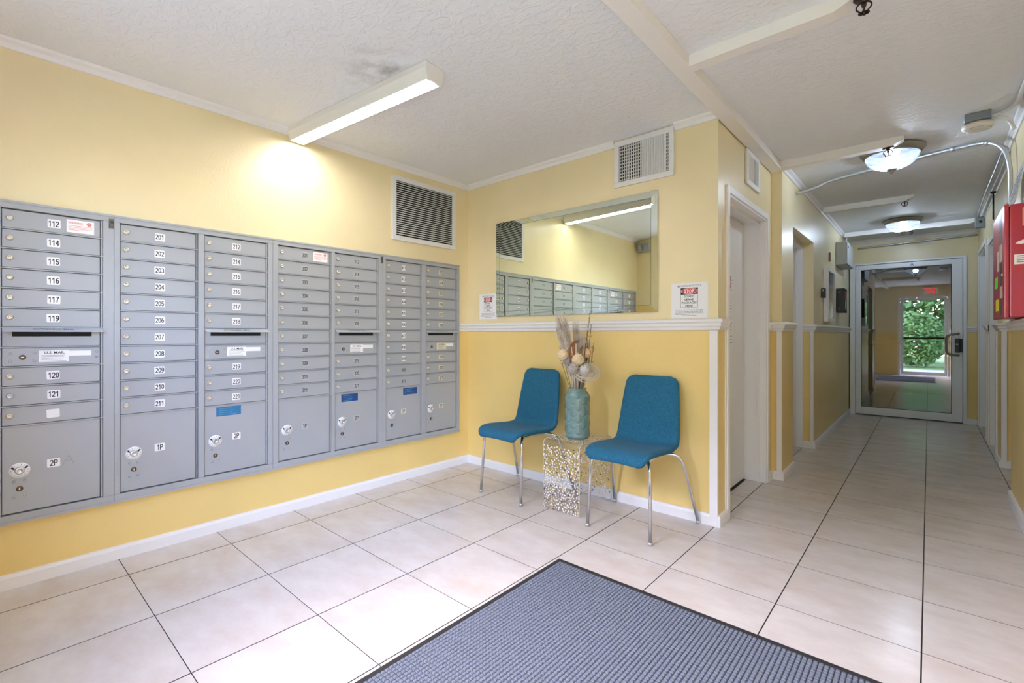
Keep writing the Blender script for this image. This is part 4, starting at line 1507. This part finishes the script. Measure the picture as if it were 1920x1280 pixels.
def dome_lamp(label, x, y):
    l = thing('dome_ceiling_light', label, 'ceiling light', (x, y, H), 0, 'dome lamps of the corridor')
    MB().lathe([(0.175, -0.0005), (0.185, -0.006), (0.185, -0.018), (0.172, -0.026), (0.168, -0.040), (0.155, -0.050), (0.150, -0.046), (0.150, -0.004)], 48).build('metal_pan', M_NICKEL, l)
    MB().lathe([(0.149, -0.0005), (0.149, -0.005), (0.001, -0.005)], 40).build('added_dark_disc', pbr('bowl_darkening', (0.03, 0.032, 0.035, 1), 0.8), l)  # disc added above the bulb to keep the view through the bowl dark
    pr = [(0.152, -0.046)]
    for k in range(1, 13):
        a = k / 12 * math.pi / 2
        pr.append((0.152 * math.cos(a) + 0.002, -0.046 - 0.098 * math.sin(a)))
    b = MB()
    rings = []
    b.lathe(pr, 48)
    b.build('glass_bowl', M_BOWL, l)
    MB().lathe([(0.030, -0.141), (0.024, -0.150), (0.010, -0.156), (0.012, -0.164), (0.008, -0.172), (0.001, -0.175)], 18).build('finial', M_NICKEL, l)
    b = MB()
    bmesh.ops.create_uvsphere(b.bm, u_segments=20, v_segments=12, radius=0.038)
    b.build('light_bulb', M_BULB, l, (0.0, 0.0, -0.072), smooth=True)
    return l
dome_lamp('nearer glass dome ceiling lamp in the corridor', 2.872, 4.300)
dome_lamp('farther glass dome ceiling lamp in the corridor', 2.842, 7.02)

# ------------------------------------------------------------------ sprinklers, detector, conduits
M_SPR = pbr('dark_bronze', (0.055, 0.035, 0.03, 1), 0.4, 0.7)
def sprinkler(label, x, y, z):
    s = thing('sprinkler_head', label, 'sprinkler', (x, y, z), 0, 'ceiling sprinkler heads')
    MB().lathe([(0.030, 0.012), (0.034, 0.002), (0.030, -0.002), (0.012, -0.002), (0.012, -0.014), (0.006, -0.016)], 20).build('escutcheon', M_SPR, s)
    b = MB()
    for k in (-1, 1):
        b.tube(smooth_path([(k * 0.010, 0, -0.012), (k * 0.022, 0, -0.022), (k * 0.022, 0, -0.036), (k * 0.008, 0, -0.050)], 4), 0.0030, 8)
    b.build('yoke', M_SPR, s)
    MB().lathe([(0.004, -0.014), (0.009, -0.024), (0.004, -0.036), (0.004, -0.050)], 12).build('fusible_link', M_SPR, s)
    b = MB()
    for k in range(8):
        a = k * math.pi / 4
        b.box(0.003, 0.018, -0.0045, 0.0045, -0.054, -0.052, mat=Matrix.Rotation(a, 4, 'Z'))
    b.build('deflector', M_SPR, s)
    return s
sprinkler('dark sprinkler head at the top edge of the picture', 2.885, 2.225, 2.400)
sprinkler('dark sprinkler head in front of the nearer dome lamp', 2.862, 4.080, 2.386)
sprinkler('dark sprinkler head between the two dome lamps', 2.895, 5.850, 2.400)
sprinkler('sprinkler head close behind the farther dome lamp', 2.90, 7.50, 2.386)

sm = thing('smoke_detector', 'cream smoke detector under a grey box on the corridor ceiling', 'smoke detector', (3.290, 4.02, H))
MB().box(-0.062, 0.052, -0.115, 0.0, -0.045, -0.0005, 0.003).build('junction_box', pbr('grey_steel_box', (0.22, 0.25, 0.28, 1), 0.5, 0.4), sm)
MB().lathe([(0.066, -0.045), (0.072, -0.050), (0.072, -0.066), (0.062, -0.078), (0.040, -0.086), (0.001, -0.087)], 36, c=(0, -0.03, 0)).build('detector_body', pbr('cream_plastic', (0.72, 0.69, 0.63, 1), 0.45), sm)
b = MB()
for k in range(9):
    a = k * 2 * math.pi / 9
    b.box(0.050, 0.060, -0.010, 0.010, -0.0795, -0.074, mat=Matrix.Translation((0, -0.03, 0)) @ Matrix.Rotation(a, 4, 'Z'))
b.build('sensor_slot', M_BLACK, sm)

def conduit(label, pts, r, mat, straps=(), n=7):
    sp = smooth_path(pts, n)
    c = thing('conduit_pipe', label, 'conduit', sp[0])
    o = sp[0]
    MB().tube([p - o for p in sp], r, 10).build('pipe', mat, c)
    for t in straps:
        i = int(t * (len(sp) - 2))
        d = (sp[i + 1] - sp[i]).normalized() * 0.012
        MB().tube([sp[i] - o - d, sp[i] - o + d], r * 1.35, 10).build('strap', mat, c)
    return c
def at(px, py, y):
    """point of the view ray through a photo pixel at depth plane y (measuring aid)"""
    F = Vector((-math.sin(YAW), math.cos(YAW), 0)); Rt = Vector((math.cos(YAW), math.sin(YAW), 0))
    d = F * F_PX + Rt * (px - 960) + Vector((0, 0, 1)) * (625.5 - py)
    return CAM + d * ((y - CAM.y) / d.y)
conduit('bent grey steel conduit crossing the ceiling behind the nearer dome lamp',
        [(2.222, 4.640, 2.329), (2.36, 4.635, 2.350), (2.47, 4.63, 2.385), (2.74, 4.60, 2.408), (3.00, 4.57, 2.424), (3.22, 4.52, 2.424), (3.36, 4.46, 2.405), (3.43, 4.41, 2.33), (3.455, 4.36, 2.20), (3.456, 4.34, 2.05), (3.456, 4.33, 1.885)], 0.0125, M_GALV, (0.5, 0.62))
conduit('thin pale conduit behind the farther dome lamp', [(2.245, 7.62, 2.345), (2.262, 7.62, 2.405), (2.34, 7.62, 2.426), (2.9, 7.62, 2.428), (3.36, 7.62, 2.428), (3.46, 7.62, 2.415)], 0.010, M_WCOND, (0.3, 0.8))
conduit('upper pale conduit leaving the smoke detector box', [(3.345, 3.955, 2.415), (3.39, 3.945, 2.420), (3.43, 3.86, 2.420), (3.44, 3.6, 2.420), (3.44, 2.6, 2.420)], 0.0105, M_WCOND)
conduit('lower pale conduit leaving the smoke detector box', [(3.345, 3.99, 2.412), (3.39, 3.99, 2.405), (3.425, 4.02, 2.385), (3.444, 4.02, 2.33)], 0.0105, M_WCOND)
conduit('long straight conduit under the ceiling along the right wall', [(3.462, 4.72, 2.418), (3.462, 5.4, 2.418), (3.462, 6.3, 2.418), (3.470, 7.26, 2.410)], 0.0095, M_GALV, (0.35, 0.8))
conduit('dark pipe slanting across the wall over the glass door', [(2.32, 8.21, 2.327), (2.7, 8.21, 2.340), (3.1, 8.21, 2.352), (3.515, 8.21, 2.362)], 0.012, M_GALV, (0.45,))
jb = thing('junction_box', 'small grey junction box high on the right wall', 'electrical box', (3.497, 7.32, 2.30))
MB().box(-0.045, 0.030, -0.05, 0.05, 0, 0.115, 0.004).build('box_body', pbr('grey_steel_box', (0.2, 0.2, 0.2, 1)), jb)
MB().lathe([(0.014, 0), (0.014, 0.002), (0.001, 0.002)], 14, 'y', (-0.005, -0.05, 0.06)).build('knockout', M_BLACK, jb)

# ------------------------------------------------------------------ items on the left corridor wall
gb = thing('control_cabinet', 'light grey steel cabinet high on the left corridor wall', 'electrical box', (X3 + 0.001, 6.93, 1.972))
M_LGREY = pbr('light_grey_enamel', (0.40, 0.42, 0.42, 1), 0.45)
MB().box(0.0, 0.105, 0, 0.62, 0, 0.275, 0.006).build('cabinet_body', M_LGREY, gb)
MB().box(0.105, 0.118, 0.004, 0.616, 0.004, 0.271, 0.004).build('cabinet_door', M_LGREY, gb)
MB().lathe([(0.014, 0), (0.014, 0.006), (0.001, 0.007)], 14, 'x', (0.118, 0.05, 0.21)).build('cabinet_lock', M_BLACK, gb)
bb = thing('key_drop_box', 'flat black metal box on the left wall beside the framed mirror', 'wall box', (X3 + 0.001, 6.96, 1.392))
MB().box(0.0, 0.085, 0, 0.26, 0, 0.295, 0.006).build('box_body', M_BLACK, bb)
MB().box(0.085, 0.089, 0.03, 0.23, 0.03, 0.265, 0.003).build('box_door', pbr('glossy_black', (0.02, 0.02, 0.025, 1), 0.12), bb)
for yy, zz in ((-0.0015, 0.245), (-0.0015, 0.05)):
    MB().lathe([(0.006, 0), (0.005, 0.002), (0.0005, 0.0025)], 10, 'y', (0.03, yy + 0.0015, zz)).build('screw', M_STEELL, bb)
fm = thing('framed_mirror', 'white framed glass case on the left wall near the glass door', 'mirror', (X3 + 0.001, 6.03, 1.265))
b = MB()
hgt, lng, dep = 0.585, 0.52, 0.045
b.box(0, dep, 0, 0.05, 0, hgt, 0.003).box(0, dep, lng - 0.035, lng, 0, hgt, 0.003).box(0, dep, 0.05, lng - 0.035, 0, 0.04, 0.003).box(0, dep, 0.05, lng - 0.035, hgt - 0.04, hgt, 0.003)
b.build('frame', M_TRIM, fm)
MB().box(0.002, dep - 0.010, 0.05, lng - 0.035, 0.04, hgt - 0.04).build('mirror_glass', pbr('dim_mirror', (0.55, 0.58, 0.56, 1), 0.03, 1.0), fm)
kb = thing('key_lock_box', 'small black lock box beside the white framed case', 'lock box', (X3 + 0.001, 5.89, 1.512))
MB().box(0, 0.035, 0, 0.075, 0, 0.10, 0.005).build('box_body', M_BLACK, kb)
MB().lathe([(0.010, 0), (0.010, 0.004), (0.001, 0.005)], 14, 'y', (0.018, 0.0, 0.078)).build('dial', M_STEELL, kb)
ws = MB().box(0, 0.014, 0, 0.06, 0, 0.10, 0.002).build('wood_strip', pbr('brown_wood', (0.16, 0.07, 0.035, 1), 0.6, var=(20, (0.24, 0.11, 0.05, 1), 1.0)), None, (X3 + 0.001, 6.40, 1.955))
tag(ws, 'short brown wood strip above the white framed case', 'wood strip')

# ------------------------------------------------------------------ red alarm panel
rp = thing('fire_alarm_panel', 'red fire alarm panel with coloured notes on the right wall', 'alarm panel', (XR - 0.001, 3.80, 1.226))
PW, PH = 0.60, 0.625
MB().box(-0.082, 0, 0, PW, 0, PH, 0.004).build('cabinet_body', M_RED, rp)
MB().box(-0.086, -0.082, 0.01, PW - 0.01, 0.01, PH - 0.01).build('door_gap', M_BLACK, rp)
dr = MB().box(-0.104, -0.086, -0.004, PW + 0.004, -0.004, PH + 0.004, 0.004).build('cabinet_door', M_RED, rp)
M_BEI = pbr('beige_label', (0.62, 0.52, 0.44, 1), 0.6)
def on_door(name, ya, yb, za, zb, m, x=-0.1046):
    return MB().box(x, -0.104, ya, yb, za, zb).build(name, m, dr)
on_door('display_window', 0.12, 0.24, 0.50, 0.60, M_BLACK)
on_door('key_panel', 0.12, 0.24, 0.43, 0.495, pbr('dim_grey_panel', (0.16, 0.15, 0.16, 1), 0.5))
on_door('info_label', 0.10, 0.23, 0.325, 0.425, M_BEI)
on_door('info_label', 0.27, 0.37, 0.285, 0.405, M_BEI)
on_door('zone_strip', 0.09, 0.19, 0.185, 0.32, pbr('dark_zone_strip', (0.07, 0.05, 0.05, 1), 0.5))
on_door('info_label', 0.09, 0.21, 0.115, 0.18, M_BEI)
on_door('zone_strip', 0.08, 0.18, 0.015, 0.11, pbr('dark_zone_strip', (0, 0, 0, 1)))
on_door('green_note', 0.34, 0.48, 0.185, 0.255, pbr('neon_green_paper', (0.12, 0.80, 0.04, 1), 0.7), -0.1056)
on_door('yellow_note', 0.29, 0.43, 0.045, 0.115, pbr('neon_yellow_paper', (0.72, 0.70, 0.03, 1), 0.7), -0.1056)
MB().lathe([(0.008, 0), (0.008, 0.008), (0.001, 0.009)], 12, 'x', (-0.112, 0.05, 0.24)).build('door_key', M_STEELL, dr)
sd = MB().box(-0.066, -0.012, -0.0008, 0, 0.290, 0.345).build('side_label', M_LABEL, rp)
b = MB()
for k in range(4):
    b.box(-0.056, -0.022, -0.0011, -0.0008, 0.300 + k * 0.011, 0.305 + k * 0.011)
b.build('side_label_print', M_INKG, rp)
MB().box(-0.034, -0.004, -0.0008, 0, 0.50, 0.60).build('tan_side_label', pbr('tan_label', (0.60, 0.34, 0.20, 1), 0.6), rp)
b = MB()
b.poly([(-0.062, -0.0006, 0.405), (-0.035, -0.0006, 0.400), (-0.008, -0.0006, 0.412), (-0.030, -0.0006, 0.424), (-0.050, -0.0006, 0.416)])
b.build('chipped_paint', M_LABEL, rp)
nb = thing('plastic_notice', 'pale plastic notice leaning on top of the red alarm panel', 'sign', (XR - 0.001, 4.06, 1.853))
b = MB()
b.prism([(-0.069, -0.31, 0.0), (-0.069, 0.14, 0.0), (-0.016, 0.14, 0.26), (-0.016, -0.31, 0.26)], (0.004, 0, 0.0012))
b.build('sheet', pbr('pale_plastic', (0.50, 0.51, 0.54, 1), 0.35), nb)
b = MB()
for k in range(5):
    t = 0.25 + k * 0.12
    x, z = -0.069 + 0.053 * t - 0.0012, 0.26 * t
    b.box(x, x + 0.001, -0.24, 0.05 + R.uniform(-0.04, 0.02), z, z + 0.008)
b.build('print', M_INKG, nb)
hk = thing('ceiling_hook', 'thin black hanger rod under the right corner of the ceiling', 'hook', (3.50, 6.0, 2.25))
MB().tube([(0, 0, 0.15), (0, 0, 0.0), (0, 0, -0.10)], 0.006, 8).build('rod', M_BLACK, hk)
MB().lathe([(0.02, 0.15), (0.024, 0.14), (0.006, 0.13)], 14).build('canopy', M_BLACK, hk)

# ------------------------------------------------------------------ seen in mirror and glass only
ex = thing('exit_sign', 'red lettered exit sign over the entrance, reflected in the glass door', 'sign', (3.08, Y0 + 0.001, 2.19))
MB().box(-0.16, 0.16, 0, 0.035, 0, 0.19, 0.004).build('sign_body', M_TRIM, ex)
link('lettering', text_mesh('EXIT', 0.24, 0.13, 'front', 0.03), M_EXIT, ex, (0, 0.0365, 0.095))
el_ = thing('emergency_light', 'grey emergency light high in the corner reflected in the mirror', 'emergency light', (0.115, Y0 + 0.001, 2.255))
MB().box(-0.085, 0.085, 0, 0.07, 0, 0.13, 0.008).build('housing', M_LGREY, el_)
for s in (-1, 1):
    MB().lathe([(0.03, 0), (0.036, 0.02), (0.034, 0.03), (0.001, 0.03)], 18, 'x', (s * 0.04 - 0.0, 0.10, 0.065)).build('lamp_head', M_LGREY, el_)

# outside the entrance
M_PAVE = pbr('concrete_paving', (0.42, 0.41, 0.39, 1), 0.9, var=(3, (0.34, 0.33, 0.31, 1), 0.8))
M_LAWN = pbr('lawn_green', (0.10, 0.19, 0.04, 1), 0.95, var=(8, (0.16, 0.26, 0.06, 1), 1.0))
struct('ground_path', MB().box(-6, 12, -3.6, Y0 - 0.12, -0.12, -0.02), M_PAVE, 'concrete path outside the entrance')
struct('ground_lawn', MB().box(-14, 20, -16, -3.6, -0.12, -0.03), M_LAWN, 'lawn outside the entrance')
M_LEAF = pbr('leaf_green', (0.07, 0.15, 0.035, 1), 0.6, var=(2.5, (0.16, 0.27, 0.06, 1), 1.0))
M_BARK = pbr('bark', (0.10, 0.07, 0.05, 1), 0.95)
def shrub(name, label, x, y, zc, rx, rz, n, grp, trunk):
    s = thing(name, label, 'tree' if trunk > 1 else 'shrub', (x, y, -0.03), 0, grp)
    MB().tube(smooth_path([(0, 0, 0), (0.05, 0, zc * 0.4), (0, 0.04, zc)], 4), 0.05 if trunk > 1 else 0.03, 8, True, 0, 0.02).build('trunk', M_BARK, s)
    vv, ff = [], []
    for k in range(n):
        d = Vector((R.gauss(0, 1), R.gauss(0, 1), R.gauss(0, 1))).normalized() * (R.uniform(0.35, 1.0) ** 0.5)
        c = Vector((d.x * rx, d.y * rx, zc + d.z * rz))
        if c.z < 0.03:
            c.z = R.uniform(0.03, 0.3)
        a = Vector((R.gauss(0, 1), R.gauss(0, 1), R.gauss(0, 0.6))).normalized()
        q = a.cross(Vector((R.gauss(0, 1), R.gauss(0, 1), R.gauss(0, 1)))).normalized()
        l, wv = R.uniform(0.06, 0.11) * (1.0 if trunk < 1 else 2.0), R.uniform(0.025, 0.045) * (1.0 if trunk < 1 else 2.2)
        i = len(vv)
        vv += [c - a * l, c + q * wv, c + a * l, c - q * wv]
        ff.append((i, i + 1, i + 2, i + 3))
    me = bpy.data.meshes.new('foliage')
    me.from_pydata(vv, [], ff)
    o = link('foliage', me, M_LEAF, s)
    o['kind'] = 'stuff'
PLACE = ('leftmost', 'second from the left', 'third from the left', 'rightmost')
for k, (x, y, zc, rx, rz) in enumerate(((1.1, -5.6, 0.95, 0.78, 0.95), (2.75, -5.2, 0.98, 0.78, 0.98), (4.4, -5.5, 0.95, 0.78, 0.95), (6.05, -5.3, 0.95, 0.78, 0.95))):
    shrub('garden_shrub', 'green shrub outside the entrance, %s of its row as one looks out' % PLACE[3 - k], x, y, zc, rx, rz, 2600, 'shrubs outside the entrance', 0)
for k, (x, y, zc, rx, rz) in enumerate(((-0.9, -9.8, 3.3, 1.95, 3.1), (3.2, -9.2, 3.4, 1.95, 3.2), (7.3, -9.8, 3.4, 1.95, 3.2))):
    shrub('garden_tree', 'tall leafy tree beyond the shrubs outside the entrance, %s of three' % ('right one', 'middle one', 'left one')[k], x, y, zc, rx, rz, 5200, 'trees outside the entrance', 2)
